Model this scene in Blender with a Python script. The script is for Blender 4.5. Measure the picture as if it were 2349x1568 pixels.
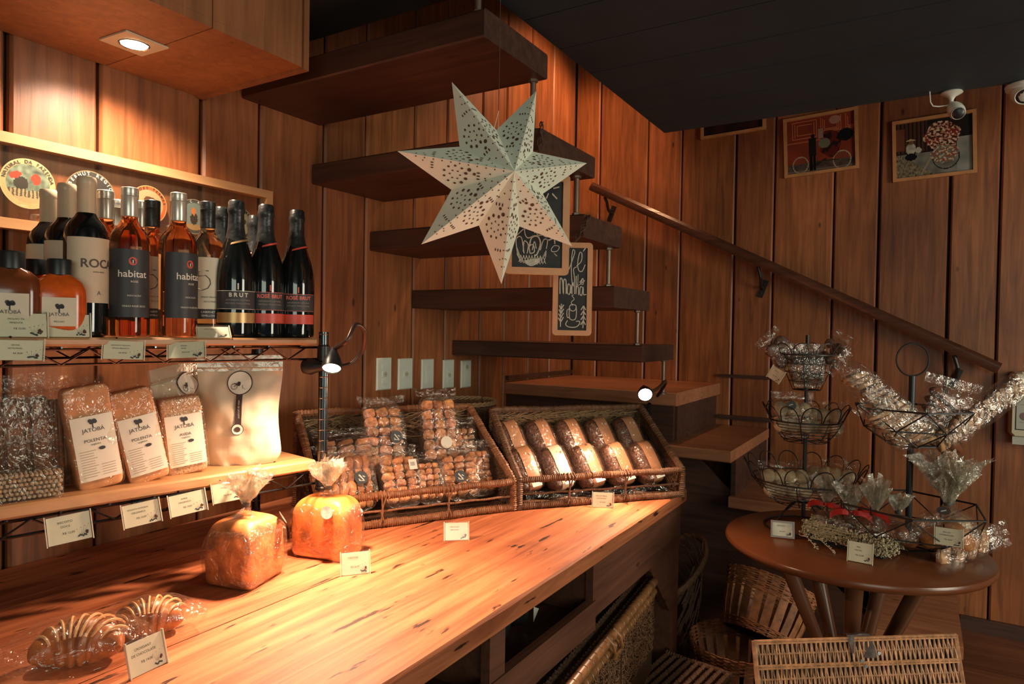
import bpy, bmesh, math, random
from mathutils import Vector as V, Matrix, noise
PI=math.pi
random.seed(7)
for o in list(bpy.data.objects): bpy.data.objects.remove(o)
SC=bpy.context.scene; COL=SC.collection
# ---------------- camera -------------------------------------------------
IW,IH=2349,1568; FPX=1540.19
YAW,PITCH,ROLL=map(math.radians,(31.302,-1.00745,.9614))
fw=V((math.cos(PITCH)*math.cos(YAW),math.cos(PITCH)*math.sin(YAW),math.sin(PITCH)))
rr=fw.cross(V((0,0,1))).normalized(); uu=rr.cross(fw)
RT=rr*math.cos(ROLL)+uu*math.sin(ROLL); UP=-rr*math.sin(ROLL)+uu*math.cos(ROLL)
cam=bpy.data.cameras.new('camera'); camo=bpy.data.objects.new('camera',cam); COL.objects.link(camo)
cam.sensor_width=36; cam.lens=FPX/IW*36; cam.clip_start=.01
camo.matrix_world=Matrix((( RT.x,UP.x,-fw.x,0),(RT.y,UP.y,-fw.y,0),(RT.z,UP.z,-fw.z,0),(0,0,0,1)))
SC.camera=camo
def ray(x,y): return fw+RT*((x-IW/2)/FPX)-UP*((y-IH/2)/FPX)
def onX(x,y,k): d=ray(x,y); return d*(k/d.x)
def onY(x,y,k): d=ray(x,y); return d*(k/d.y)
def onZ(x,y,k): d=ray(x,y); return d*(k/d.z)
W,F,ZF,ZC=1.67,3.39,-1.22,-.53      # stair wall, picture wall, floor, counter top
# ---------------- world, lights, exposure ---------------------------------
wd=bpy.data.worlds.new('world'); SC.world=wd; wd.use_nodes=True
wb=wd.node_tree.nodes['Background']; wb.inputs[0].default_value=(.55,.75,.85,1); wb.inputs[1].default_value=.075
SC.view_settings.view_transform='Standard'; SC.view_settings.look='None'
SC.view_settings.exposure=0.0; SC.view_settings.gamma=1
def aim(o,d): o.rotation_euler=V(d).to_track_quat('-Z','Y').to_euler()
def light(name,kind,loc,power,col,d=(0,0,-1),**k):
    l=bpy.data.lights.new(name,kind); l.energy=power; l.color=col
    for a,b in k.items(): setattr(l,a,b)
    o=bpy.data.objects.new(name,l); COL.objects.link(o); o.location=loc; aim(o,d); return o
WARM=(1,.62,.40)
light('window_daylight','AREA',(-2.1,-1.7,.42),39,(.92,1,.82),(.83,.60,-.10),shape='RECTANGLE',size=1.9,size_y=1.5)
light('right_fill_light','AREA',(1.5,-2.5,.05),44,(1,.93,.74),(.30,1,-.10),shape='RECTANGLE',size=.9,size_y=1.3)  # area fill added at the right to brighten the table side
light('soffit_spot','SPOT',(.835,1.475,.60),46,(1,.78,.58),(.03,.14,-1),spot_size=2.4,spot_blend=.8,shadow_soft_size=.02)
light('shelf_reading_light','SPOT',(1.045,1.118,-.098),22,WARM,(-.16,-.20,-.75),spot_size=3.0,spot_blend=.7,shadow_soft_size=.019)
light('shelf_reading_beam','SPOT',(1.045,1.118,-.098),62,WARM,(-.09,-.17,-.43),spot_size=1.75,spot_blend=1,shadow_soft_size=.019)
light('basket_reading_light','SPOT',(1.985,.722,-.205),13,WARM,(-.45,.06,-.62),spot_size=2.95,spot_blend=.8,shadow_soft_size=.019)
light('basket_reading_beam','SPOT',(1.985,.722,-.205),26,WARM,(-.30,.06,-.33),spot_size=1.7,spot_blend=1,shadow_soft_size=.019)
light('stairwell_spot','SPOT',(2.98,1.05,1.6),50,(1,.52,.26),(.0,.62,-.9),spot_size=1.7,spot_blend=.6,shadow_soft_size=.05)
# ---------------- mesh collector -------------------------------------------
def lin(c):
    return tuple((x/12.92 if x<=.04045 else ((x+.055)/1.055)**2.4) for x in c)
def hx(s): return lin(tuple(int(s[i:i+2],16)/255 for i in (0,2,4)))
class M:
    def __init__(s): s.v=[];s.f=[];s.m=[];s.c=[];s.mi=0;s.col=(1,1,1);s.T=Matrix.Identity(4)
    def add(s,vs,fs,cols=None):
        b=len(s.v); s.v+=[tuple(s.T@V(p)) for p in vs]
        for i,q in enumerate(fs):
            s.f.append([b+j for j in q]); s.m.append(s.mi); s.c.append(cols[i] if cols else s.col)
    def box(s,a,b,R=None,ch=0):
        x0,y0,z0=a;x1,y1,z1=b
        P=[(x0,y0,z0),(x1,y0,z0),(x1,y1,z0),(x0,y1,z0),(x0,y0,z1),(x1,y0,z1),(x1,y1,z1),(x0,y1,z1)]
        if R: P=[tuple(R@V(p)) for p in P]
        s.add(P,[(3,2,1,0),(4,5,6,7),(0,1,5,4),(1,2,6,5),(2,3,7,6),(3,0,4,7)])
    def cbox(s,c,sz,R=None):
        h=[k/2 for k in sz]; T=Matrix.Translation(c)@(R.to_4x4() if R else Matrix.Identity(4))
        s.box([-k for k in h],h,T)
    def prism(s,pts,z0,z1,map=None):
        n=len(pts); mp=map or (lambda x,y,z:(x,y,z))
        s.add([mp(x,y,z0) for x,y in pts]+[mp(x,y,z1) for x,y in pts],
          [list(range(n))[::-1],list(range(n,2*n))]+[(i,(i+1)%n,n+(i+1)%n,n+i) for i in range(n)])
    def tube(s,path,r,n=8,closed=False,cap=True):
        P=[V(p) for p in path]; L=len(P); vs=[];fs=[]; prev=None
        for i,p in enumerate(P):
            if closed: t=P[(i+1)%L]-P[i-1]
            else: t=P[min(i+1,L-1)]-P[max(i-1,0)]
            if t.length<1e-9: t=V((0,0,1))
            t.normalize()
            if prev is None:
                a=V((0,0,1)) if abs(t.z)<.9 else V((1,0,0)); u=a.cross(t).normalized()
            else:
                u=prev-t*prev.dot(t)
                u=u.normalized() if u.length>1e-6 else V((1,0,0)).cross(t).normalized()
            prev=u; w=t.cross(u); rad=r(i/max(1,L-1)) if callable(r) else (r[i] if isinstance(r,list) else r)
            ra,rb=rad if isinstance(rad,tuple) else (rad,rad)
            for k in range(n):
                a=2*PI*k/n; vs.append(p+u*(ra*math.cos(a))+w*(rb*math.sin(a)))
        for i in range(L if closed else L-1):
            j=(i+1)%L
            for k in range(n): fs.append((i*n+k,i*n+(k+1)%n,j*n+(k+1)%n,j*n+k))
        if cap and not closed: fs.append(list(range(n))[::-1]); fs.append([(L-1)*n+k for k in range(n)])
        s.add(vs,fs)
    def wrap(s,a,b,r,pitch=.006,n=8,amp=.12,seed=0):
        "rod wound with cane between a and b"
        a=V(a);b=V(b);L=(b-a).length;k=max(4,int(L/pitch)*2);R=random.Random(seed+int(L*1e4))
        rs=[];js=[R.uniform(-1,1) for _ in range(k+1)]
        for i in range(k+1): rs.append(r*(1+(amp if i%2 else -amp)+.09*js[i]+.06*math.sin(i*.11+seed)))
        s.tube([a.lerp(b,i/k)+V((0,0,.0008*math.sin(i*.13+seed))) for i in range(k+1)],rs,n)
    def lathe(s,prof,n=32,c=(0,0,0),ax='z',cap=True):
        vs=[];fs=[];c=V(c)
        for (r,z) in prof:
            for k in range(n):
                a=2*PI*k/n; x,y=r*math.cos(a),r*math.sin(a)
                vs.append(c+(V((x,y,z)) if ax=='z' else V((z,x,y)) if ax=='x' else V((x,z,y))))
        for i in range(len(prof)-1):
            for k in range(n): fs.append((i*n+k,i*n+(k+1)%n,(i+1)*n+(k+1)%n,(i+1)*n+k))
        if cap and prof[0][0]>1e-5: fs.append(list(range(n))[::-1])
        if cap and prof[-1][0]>1e-5: fs.append([(len(prof)-1)*n+k for k in range(n)])
        s.add(vs,fs)
    def blob(s,fn,nu=20,nv=12):
        "closed surface fn(direction)->point"
        vs=[fn(V((0,0,-1)))];fs=[]
        for j in range(1,nv):
            t=-PI/2+PI*j/nv
            for i in range(nu):
                a=2*PI*i/nu; vs.append(fn(V((math.cos(t)*math.cos(a),math.cos(t)*math.sin(a),math.sin(t)))))
        vs.append(fn(V((0,0,1)))); N=len(vs)-1
        for i in range(nu): fs.append((0,1+(i+1)%nu,1+i)); fs.append((N,N-nu+i,N-nu+(i+1)%nu))
        for j in range(nv-2):
            for i in range(nu):
                a=1+j*nu; fs.append((a+i,a+(i+1)%nu,a+nu+(i+1)%nu,a+nu+i))
        s.add(vs,fs)
    def grid(s,fn,nu,nv,cfn=None):
        vs=[fn(i/nu,j/nv) for j in range(nv+1) for i in range(nu+1)];fs=[];cs=[]
        for j in range(nv):
            for i in range(nu):
                a=j*(nu+1)+i; fs.append((a,a+1,a+nu+2,a+nu+1))
                if cfn: cs.append(cfn((i+.5)/nu,(j+.5)/nv))
        s.add(vs,fs,cs or None)
    def text(s,t,size,mp,align='CENTER',bold=0,sx=1,sub=0):
        vs,fs=textgeo(t,align,bold)
        s.add([mp(x*size*sx,y*size) for x,y in vs],fs)
    def build(s,name,mats,parent=None,ang=38,flat=False):
        me=bpy.data.meshes.new(name); me.from_pydata(s.v,[],s.f)
        for m in (mats if isinstance(mats,(list,tuple)) else [mats]): me.materials.append(m)
        for p,mi in zip(me.polygons,s.m): p.material_index=mi; p.use_smooth=not flat
        if any(c!=(1,1,1) for c in s.c):
            at=me.color_attributes.new('Col','FLOAT_COLOR','CORNER'); data=[]
            for p,c in zip(me.polygons,s.c): data+=list((*c[:3],1))*p.loop_total
            at.data.foreach_set('color',data)
        if not flat: me.set_sharp_from_angle(angle=math.radians(ang))
        me.update()
        o=bpy.data.objects.new(name,me); COL.objects.link(o)
        if parent: o.parent=parent
        return o
_tc={}
def textgeo(t,align='CENTER',bold=0):
    k=(t,align,bold)
    if k not in _tc:
        cu=bpy.data.curves.new('t','FONT'); cu.body=t; cu.size=1; cu.align_x=align; cu.align_y='CENTER'; cu.resolution_u=3; cu.offset=bold
        o=bpy.data.objects.new('t',cu); me=bpy.data.meshes.new_from_object(o)
        _tc[k]=([(v.co.x,v.co.y) for v in me.vertices],[list(p.vertices) for p in me.polygons])
        bpy.data.objects.remove(o); bpy.data.curves.remove(cu); bpy.data.meshes.remove(me)
    return _tc[k]
def thing(name,label,cat,loc=(0,0,0),rz=0,group=None,R=None):
    o=bpy.data.objects.new(name,None); COL.objects.link(o); o.empty_display_size=.05
    o.location=loc; o.rotation_euler=(0,0,rz)
    if R is not None: o.rotation_euler=R.to_euler()
    return tag(o,label,cat,group)
def tag(o,label,cat,group=None,kind=None):
    o['label']=label; o['category']=cat
    if group: o['group']=group
    if kind: o['kind']=kind
    return o
def struct(o): o['kind']='structure'; return o
def at(T,m): m.T=T; return m
def clone(root,loc,rz,label=None,rot=None):
    r=root.copy(); COL.objects.link(r); r.location=loc; r.rotation_euler=rot if rot else (0,0,rz)
    if label: r['label']=label
    for ch in list(root.children):
        c=ch.copy(); COL.objects.link(c); c.parent=r
        for g in ch.children:
            d=g.copy(); COL.objects.link(d); d.parent=c
    return r
# ---------------- materials -------------------------------------------------
def nt(name):
    m=bpy.data.materials.new(name); m.use_nodes=True; t=m.node_tree; return m,t,t.nodes['Principled BSDF'],t.nodes.new,t.links.new
def vary(t,N,L,b,col,amt,scale,rough,bump,coord='Object',sc=(1,1,1),usecol=False):
    tc=N('ShaderNodeTexCoord'); mp=N('ShaderNodeMapping'); mp.inputs['Scale'].default_value=sc; L(tc.outputs[coord],mp.inputs[0])
    n=N('ShaderNodeTexNoise'); n.inputs['Scale'].default_value=scale; n.inputs['Detail'].default_value=6; L(mp.outputs[0],n.inputs[0])
    r=N('ShaderNodeMapRange'); r.inputs[1].default_value=.3; r.inputs[2].default_value=.7; r.inputs[3].default_value=1-amt; r.inputs[4].default_value=1+amt*.6; L(n.outputs[0],r.inputs[0])
    mx=N('ShaderNodeMix'); mx.data_type='RGBA'; mx.blend_type='MULTIPLY'; mx.inputs[0].default_value=1; mx.inputs[6].default_value=(*col,1); L(r.outputs[0],mx.inputs[7])
    out=mx.outputs[2]
    if usecol:
        a=N('ShaderNodeVertexColor'); a.layer_name='Col'; m2=N('ShaderNodeMix'); m2.data_type='RGBA'; m2.blend_type='MULTIPLY'; m2.inputs[0].default_value=1
        L(out,m2.inputs[6]); L(a.outputs[0],m2.inputs[7]); out=m2.outputs[2]
    L(out,b.inputs['Base Color']); b.inputs['Roughness'].default_value=rough
    if bump:
        bp=N('ShaderNodeBump'); bp.inputs['Strength'].default_value=bump; bp.inputs['Distance'].default_value=.004; L(n.outputs[0],bp.inputs['Height']); L(bp.outputs[0],b.inputs['Normal'])
def mat(name,col,rough=.5,amt=.12,scale=30,bump=0,metal=0,usecol=False,**k):
    m,t,b,N,L=nt(name); vary(t,N,L,b,col,amt,scale,rough,bump,usecol=usecol); b.inputs['Metallic'].default_value=metal
    for a,v in k.items():
        b.inputs[a.replace('_',' ')].default_value=v
    return m
def wood(name,dark,light_,axis=2,rough=.5,scale=1.0,bump=.25,knots=True,usecol=True,stain=.0):
    m,t,b,N,L=nt(name)
    tc=N('ShaderNodeTexCoord'); mp=N('ShaderNodeMapping'); sc=[14*scale]*3; sc[axis]=.9*scale; mp.inputs['Scale'].default_value=sc; L(tc.outputs['Object'],mp.inputs[0])
    n=N('ShaderNodeTexNoise'); n.inputs['Scale'].default_value=3.2; n.inputs['Detail'].default_value=9; n.inputs['Roughness'].default_value=.62; n.inputs['Distortion'].default_value=.7; L(mp.outputs[0],n.inputs[0])
    cr=N('ShaderNodeValToRGB'); e=cr.color_ramp.elements; e[0].position=.28; e[0].color=(*dark,1); e[1].position=.74; e[1].color=(*light_,1); L(n.outputs[0],cr.inputs[0])
    n2=N('ShaderNodeTexNoise'); n2.inputs['Scale'].default_value=2.3*scale; n2.inputs['Detail'].default_value=4; L(tc.outputs['Object'],n2.inputs[0])
    r=N('ShaderNodeMapRange'); r.inputs[1].default_value=.3; r.inputs[2].default_value=.7; r.inputs[3].default_value=.68; r.inputs[4].default_value=1.22; L(n2.outputs[0],r.inputs[0])
    mx=N('ShaderNodeMix'); mx.data_type='RGBA'; mx.blend_type='MULTIPLY'; mx.inputs[0].default_value=1; L(cr.outputs[0],mx.inputs[6]); L(r.outputs[0],mx.inputs[7]); out=mx.outputs[2]
    if knots:
        mp2=N('ShaderNodeMapping'); s2=[9*scale]*3; s2[axis]=4*scale; mp2.inputs['Scale'].default_value=s2; L(tc.outputs['Object'],mp2.inputs[0])
        vo=N('ShaderNodeTexVoronoi'); vo.inputs['Scale'].default_value=1.0; L(mp2.outputs[0],vo.inputs[0])
        kr=N('ShaderNodeMapRange'); kr.inputs[1].default_value=.035; kr.inputs[2].default_value=.075; kr.inputs[3].default_value=.35; kr.inputs[4].default_value=1; L(vo.outputs['Distance'],kr.inputs[0])
        m3=N('ShaderNodeMix'); m3.data_type='RGBA'; m3.blend_type='MULTIPLY'; m3.inputs[0].default_value=1; L(out,m3.inputs[6]); L(kr.outputs[0],m3.inputs[7]); out=m3.outputs[2]
    if stain:
        mp4=N('ShaderNodeMapping'); s4=[46]*3; s4[axis]=9; mp4.inputs['Scale'].default_value=s4; L(tc.outputs['Object'],mp4.inputs[0])
        n4=N('ShaderNodeTexNoise'); n4.inputs['Scale'].default_value=1.0; n4.inputs['Detail'].default_value=5; L(mp4.outputs[0],n4.inputs[0])
        k4=N('ShaderNodeMapRange'); k4.inputs[1].default_value=.64; k4.inputs[2].default_value=.68; k4.inputs[3].default_value=1; k4.inputs[4].default_value=1-stain; L(n4.outputs[0],k4.inputs[0])
        m4=N('ShaderNodeMix'); m4.data_type='RGBA'; m4.blend_type='MULTIPLY'; m4.inputs[0].default_value=1; L(out,m4.inputs[6]); L(k4.outputs[0],m4.inputs[7]); out=m4.outputs[2]
    if usecol:
        a=N('ShaderNodeVertexColor'); a.layer_name='Col'; m2=N('ShaderNodeMix'); m2.data_type='RGBA'; m2.blend_type='MULTIPLY'; m2.inputs[0].default_value=1
        L(out,m2.inputs[6]); L(a.outputs[0],m2.inputs[7]); out=m2.outputs[2]
    L(out,b.inputs['Base Color']); b.inputs['Roughness'].default_value=rough
    bp=N('ShaderNodeBump'); bp.inputs['Strength'].default_value=bump; bp.inputs['Distance'].default_value=.003; L(n.outputs[0],bp.inputs['Height']); L(bp.outputs[0],b.inputs['Normal'])
    return m
def paintmat(name,rough=.6):
    m,t,b,N,L=nt(name); a=N('ShaderNodeVertexColor'); a.layer_name='Col'; L(a.outputs[0],b.inputs['Base Color']); b.inputs['Roughness'].default_value=rough; return m
def cello(name,tint=(.97,.96,.93),gl=.075,rough=.10,bscale=40,bstr=1.0,film=0.015,fc=(.85,.82,.72)):
    "thin clear film: mostly see-through, a crinkled gloss and a faint milky body"
    m,t,b,N,L=nt(name); out=t.nodes['Material Output']; t.nodes.remove(b)
    tc=N('ShaderNodeTexCoord'); n=N('ShaderNodeTexNoise'); n.inputs['Scale'].default_value=bscale; n.inputs['Detail'].default_value=3; n.inputs['Distortion'].default_value=1.2; L(tc.outputs['Object'],n.inputs[0])
    bp=N('ShaderNodeBump'); bp.inputs['Strength'].default_value=bstr; bp.inputs['Distance'].default_value=.006; L(n.outputs[0],bp.inputs['Height'])
    tr=N('ShaderNodeBsdfTransparent'); tr.inputs[0].default_value=(*tint,1)
    g=N('ShaderNodeBsdfGlossy'); g.inputs['Roughness'].default_value=rough; g.inputs[0].default_value=(1,.98,.93,1); L(bp.outputs[0],g.inputs['Normal'])
    d=N('ShaderNodeBsdfDiffuse'); d.inputs[0].default_value=(*fc,1)
    lw=N('ShaderNodeLayerWeight'); lw.inputs[0].default_value=.35; L(bp.outputs[0],lw.inputs['Normal'])
    r=N('ShaderNodeMapRange'); r.inputs[3].default_value=gl*.7; r.inputs[4].default_value=min(1,gl*2.2); L(lw.outputs['Facing'],r.inputs[0])
    m0=N('ShaderNodeMixShader'); m0.inputs[0].default_value=film; L(tr.outputs[0],m0.inputs[1]); L(d.outputs[0],m0.inputs[2])
    m1=N('ShaderNodeMixShader'); L(r.outputs[0],m1.inputs[0]); L(m0.outputs[0],m1.inputs[1]); L(g.outputs[0],m1.inputs[2]); L(m1.outputs[0],out.inputs[0])
    return m
def emit(name,col,s):
    m,t,b,N,L=nt(name); b.inputs['Emission Color'].default_value=(*col,1); b.inputs['Emission Strength'].default_value=s; b.inputs['Base Color'].default_value=(*col,1); return m
MW=wood('wall_board_wood',(.155,.046,.016),(.41,.138,.047),2,.42)
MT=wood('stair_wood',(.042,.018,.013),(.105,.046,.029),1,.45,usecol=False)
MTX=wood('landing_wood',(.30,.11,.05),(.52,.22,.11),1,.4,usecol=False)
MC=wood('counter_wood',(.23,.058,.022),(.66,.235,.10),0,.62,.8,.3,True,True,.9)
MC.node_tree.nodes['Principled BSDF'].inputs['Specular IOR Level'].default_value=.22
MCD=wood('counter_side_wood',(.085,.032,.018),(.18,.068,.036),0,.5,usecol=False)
MFL=wood('floor_wood',(.13,.042,.018),(.28,.10,.045),1,.35)
MSH=wood('shelf_board_wood',(.42,.20,.08),(.62,.34,.16),0,.4,.7,.1,False,False)
MTB=mat('varnished_table_wood',(.15,.045,.016),.26,.25,6)
MBK=mat('black_metal',(.012,.013,.014),.38,.1,20)
MBM=mat('black_wire',(.015,.012,.010),.45,.1,20)
MCH=mat('chrome',(.55,.55,.56),.16,.05,20,metal=1)
MDC=mat('dark_chrome',(.10,.11,.12),.22,.05,20,metal=1)
MWH=mat('white_plastic',(.66,.70,.60),.35,.04,20)
MPW=mat('picture_frame_wood',(.48,.21,.075),.4,.2,20)
MDARK=mat('dark_gap',(.012,.010,.009),.8,.1,10)
MCEIL=mat('dark_ceiling',(.020,.040,.054),.6,.2,5)
MPAINT=paintmat('printed_colours'); MPAINTG=paintmat('printed_gloss',.25)
# ================= the room ==================================================
def boards(name,cuts,z0,z1,mp,seed,gaps={}):
    m=M(); R=random.Random(seed)
    for i in range(len(cuts)-1):
        a,b=cuts[i],cuts[i+1]; s=1 if b>a else -1; g=.0035; a2=a+s*(g*gaps.get(i,1)); b2=b-s*g
        k=R.uniform(.82,1.15); m.col=(k,k*R.uniform(.95,1.04),k*R.uniform(.92,1.08)); c=.006*s
        pr=[(a2,.022),(a2,.006),(a2+c,0),(b2-c,0),(b2,.006),(b2,.022)]
        if s<0: pr=pr[::-1]
        m.prism(pr,z0,z1,mp)
    m.mi=1; m.col=(1,1,1)
    a,b=min(cuts),max(cuts); m.add([mp(a,.0215,z0),mp(b,.0215,z0),mp(b,.0215,z1),mp(a,.0215,z1)],[(0,1,2,3)])
    return struct(m.build(name,[MW,MDARK]))
lc=[-1.9,-1.62,-1.35,-1.1,-.84,-.6,-.35,-.1,.15,.405,.663,.851,1.116,1.304,1.553,1.746,2.009,2.213,2.47,2.67,2.90,3.126,3.39]
boards('wall_left',lc,ZF,2.3,lambda x,d,z:(x,W+d,z),1,{12:2,10:2.2})
fc=[1.67,1.52,1.246,1.063,.794,.611,.352,.172,-.091,-.265,-.50,-.76,-1.0,-1.25,-1.5,-1.8,-2.1]
boards('wall_back',fc,ZF,2.3,lambda y,d,z:(F+d,y,z),2,{4:1.6,7:1.8,8:2})
m=M(); R=random.Random(4); x=-1.9
while x<3.39:
    k=R.uniform(.8,1.15); m.col=(k,k,k); x2=min(3.39,x+.14); m.box((x+.001,-2.6,ZF-.03),(x2-.001,W,ZF)); x=x2
struct(m.build('floor',MFL))
m=M()
x=-2.2
while x<2.46:      # boarded underside of the mezzanine
    x2=min(2.46,x+.19); m.box((x+.0015,-2.7,.75),(x2-.0015,.84,.80)); x=x2
m.box((-2.2,-2.7,.795),(2.46,.84,1.0)); struct(m.build('ceiling',MCEIL))
m=M(); m.box((-2.2,-2.7,2.3),(3.42,1.70,2.36)); struct(m.build('trim_1',MCEIL))
m=M(); m.box((1.0,.842,.842),(1.389,W-.002,.93)); struct(m.build('trim_3',MCEIL))
m=M(); m.box((F+.0005,W+.0005,ZF),(F+.06,W+.05,2.3)); struct(m.build('corner_light_stop',MDARK))  # unseen dark box added behind the wall corner to stop a light leak
m=M(); m.box((F-.018,-2.1,ZF),(F-.001,-.17,ZF+.058)); struct(m.build('baseboard_back',MT))
# soffit over the shelves
m=M(); R=random.Random(5); xs=[-1.2,-.9,-.62,-.34,-.06,.22,.50,.866,1.114]
for a,b in zip(xs,xs[1:]):
    k=R.uniform(.9,1.1); m.col=(k,k,k); m.box((a+.001,1.262,.6302),(b-.001,1.28,.83)); m.box((a+.001,1.262,.612),(b-.001,W-.001,.63))
m.col=(.9,.9,.9); m.box((1.100,1.256,.606),(1.116,W-.001,.83)); m.box((-1.2,1.28,.80),(1.1,W-.001,.83))
struct(m.build('trim_2',wood('soffit_wood',(.24,.085,.03),(.42,.17,.065),2,.45)))
# recessed downlight
t=thing('recessed_downlight','square glowing recessed downlight set in the underside of the wooden soffit','light',(.826,1.478,.612),.05)
m=M(); m.box((-.048,-.048,-.004),(.048,.048,-.0005)); m.build('trim_plate',mat('lamp_plate',(.62,.55,.42),.3,.05),t)
m=M(); m.lathe([(.026,-.0045),(.0295,-.0065),(.031,-.0045)],32,cap=False); m.build('bezel',MCH,t)
m=M(); m.lathe([(0.0,-.0052),(.0262,-.0052)],32); m.build('lamp_lens',emit('lamp_glow',(1,.93,.80),9),t)
# staircase ---------------------------------------------------------------
st=thing('staircase','dark wooden staircase with open hung treads, corner landing and lower flight','staircase',(2.7,.84,ZF))
o0=V((2.7,.84,ZF))
def sub(name,m,mats,par=st,org=o0,**k):
    m2=m; m2.v=[tuple(V(p)-org) for p in m.v]; return m2.build(name,mats,par,**k)
tr=[(1.24,1.535,.648,.712),(1.50,1.84,.455,.517),(1.768,2.057,.272,.340),(2.003,2.335,.078,.147),(2.266,2.622,-.107,-.046)]
def slab(m,a,b,c=.004):
    x0,y0,z0=a;x1,y1,z1=b
    m.prism([(x0+c,z0),(x1-c,z0),(x1,z0+c),(x1,z1-c),(x1-c,z1),(x0+c,z1),(x0,z1-c),(x0,z0+c)],y0,y1,lambda x,z,y:(x,y,z))
for a,b,z0,z1 in tr:
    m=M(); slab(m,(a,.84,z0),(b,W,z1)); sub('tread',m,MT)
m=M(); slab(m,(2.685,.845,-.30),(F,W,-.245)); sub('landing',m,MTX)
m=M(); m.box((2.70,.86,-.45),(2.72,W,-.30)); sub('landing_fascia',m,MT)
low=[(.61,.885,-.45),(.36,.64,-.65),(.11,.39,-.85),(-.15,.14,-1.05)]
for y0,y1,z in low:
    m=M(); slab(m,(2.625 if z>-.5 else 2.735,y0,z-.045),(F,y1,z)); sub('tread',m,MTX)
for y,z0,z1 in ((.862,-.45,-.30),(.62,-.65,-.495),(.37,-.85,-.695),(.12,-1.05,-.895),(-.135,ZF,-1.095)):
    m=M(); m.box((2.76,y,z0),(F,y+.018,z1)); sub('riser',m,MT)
m=M(); m.prism([(-.12,ZF),(.86,ZF),(.86,-.45),(.62,-.65),(.37,-.85),(.12,-1.05),(-.12,-1.10)],2.775,2.80,lambda y,z,x:(x,y,z)); sub('side_panel',m,MT)  # dark sheet closing the open side, stands in for the shade under the flight
rods=[(1.262,.712,.84,.872),(1.518,.517,.648,.872),(1.785,.340,.455,.872),(2.03,.147,.272,.872),(2.30,-.046,.078,.872),(2.60,-.245,-.107,.872)]
for x,z0,z1,y in rods:
    m=M(); m.tube([(x,y,z0-.001),(x,y,z1+.001)],.0075,10); m.lathe([(.013,0),(.013,.006),(.008,.008)],6,(x,y,z0)); m.lathe([(.008,-.008),(.013,-.006),(.013,0)],6,(x,y,z1)); sub('tie_rod',m,mat('rod_metal',(.22,.16,.12),.4,.1,metal=.6) if x<1.3 else bpy.data.materials['rod_metal'])
# skirting strips beside the flight
for q in (((F-.02,.60,-.215),(F-.001,.85,-.20)),((F-.02,.60,-.42),(F-.001,.845,-.40)),((2.69,W-.02,-.235),(F-.02,W-.001,-.215))):
    m=M(); m.box(*q); sub('skirting',m,MT)
# handrail ------------------------------------------------------------------
a=onX(1358,428,3.31); b=onX(2291,845,3.31); o=(a+b)/2
hr=thing('handrail','dark sloping wooden handrail on iron brackets fixed to the boarded back wall','handrail',o)
m=M(); d=(b-a).normalized(); s=V((1,0,0)); n=s.cross(d); L=(b-a).length/2
pr=[(-.018,-.022),(.018,-.022),(.024,-.010),(.024,.010),(.012,.024),(-.012,.024),(-.024,.010),(-.024,-.010)]
if n.z<0: n=-n
m.prism(pr,-L,L,lambda x,y,z:tuple(s*x+n*y+d*z)); m.build('rail',wood('rail_wood',(.06,.022,.013),(.13,.05,.028),1,.22,usecol=False),hr)
for px,py in ((1403,490),(1750,662),(2192,868)):
    c=onX(px,py,F-.004)-o; k=(c.y)/d.y; top=d*k-n*.022
    m=M(); m.cbox(c,(.006,.026,.085),Matrix.Rotation(.35,3,'X'))
    m.tube([top+V((0,0,-.001)),V((top.x,c.y-.004,c.z+.05)),V((top.x+.03,c.y,c.z+.015)),V((c.x-.004,c.y,c.z))],.008,8)
    for q in (-.02,.02): m.lathe([(.0045,-.004),(.0045,-.0055),(0,-.0075)],10,c+V((0,-q*.35,q)),'x')
    m.build('bracket',[MBM],hr)
# ================= counter ====================================================
ct=thing('wooden_counter','long rustic wooden counter with scratched orange top and open cubbies','counter',(1.0,1.15,ZF))
o1=V((1.0,1.15,ZF))
m=M(); R=random.Random(9); ys=[.668,1.045,1.43,W-.002]
for a,b in zip(ys,ys[1:]):
    k=R.uniform(.9,1.08); m.col=(k,k*.98,k*.96)
    n=90; x0,x1=-.6,2.262
    if a==ys[0]:        # worn front arris
        pts=[];
        for i in range(n+1):
            x=x0+(x1-x0)*i/n; w=.004+.005*max(0,noise.noise(V((x*5,0,3))))
            pts.append((x,w))
        vs=[];fs=[]
        for x,w in pts: vs+=[(x,a,ZC-.04),(x,a,ZC-w),(x,a+w*1.2,ZC),(x,b-.0012,ZC),(x,b-.0012,ZC-.04)]
        for i in range(n):
            q=i*5
            for k2 in range(5): fs.append((q+k2,q+5+k2,q+5+(k2+1)%5,q+(k2+1)%5))
        fs+=[(0,1,2,3,4),tuple(n*5+k2 for k2 in (4,3,2,1,0))]; m.add(vs,fs)
    else: m.box((x0,a+.0012,ZC-.04),(x1,b-.0012,ZC))
sub('counter_top',m,MC,ct,o1)
y0,y1=.682,.702   # front apron with two openings
for a,b in ((-.6,.62),(1.06,1.115),(1.53,2.245)):
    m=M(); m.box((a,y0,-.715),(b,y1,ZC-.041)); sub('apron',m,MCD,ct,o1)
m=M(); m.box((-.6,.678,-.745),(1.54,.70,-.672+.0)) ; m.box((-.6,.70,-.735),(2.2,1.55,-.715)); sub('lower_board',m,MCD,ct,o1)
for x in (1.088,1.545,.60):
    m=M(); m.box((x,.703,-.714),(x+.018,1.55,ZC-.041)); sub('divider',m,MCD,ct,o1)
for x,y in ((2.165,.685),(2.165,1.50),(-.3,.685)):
    m=M(); m.box((x,y,ZF),(x+.075,y+.075,ZC-.042)); sub('leg',m,MCD,ct,o1)
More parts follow.
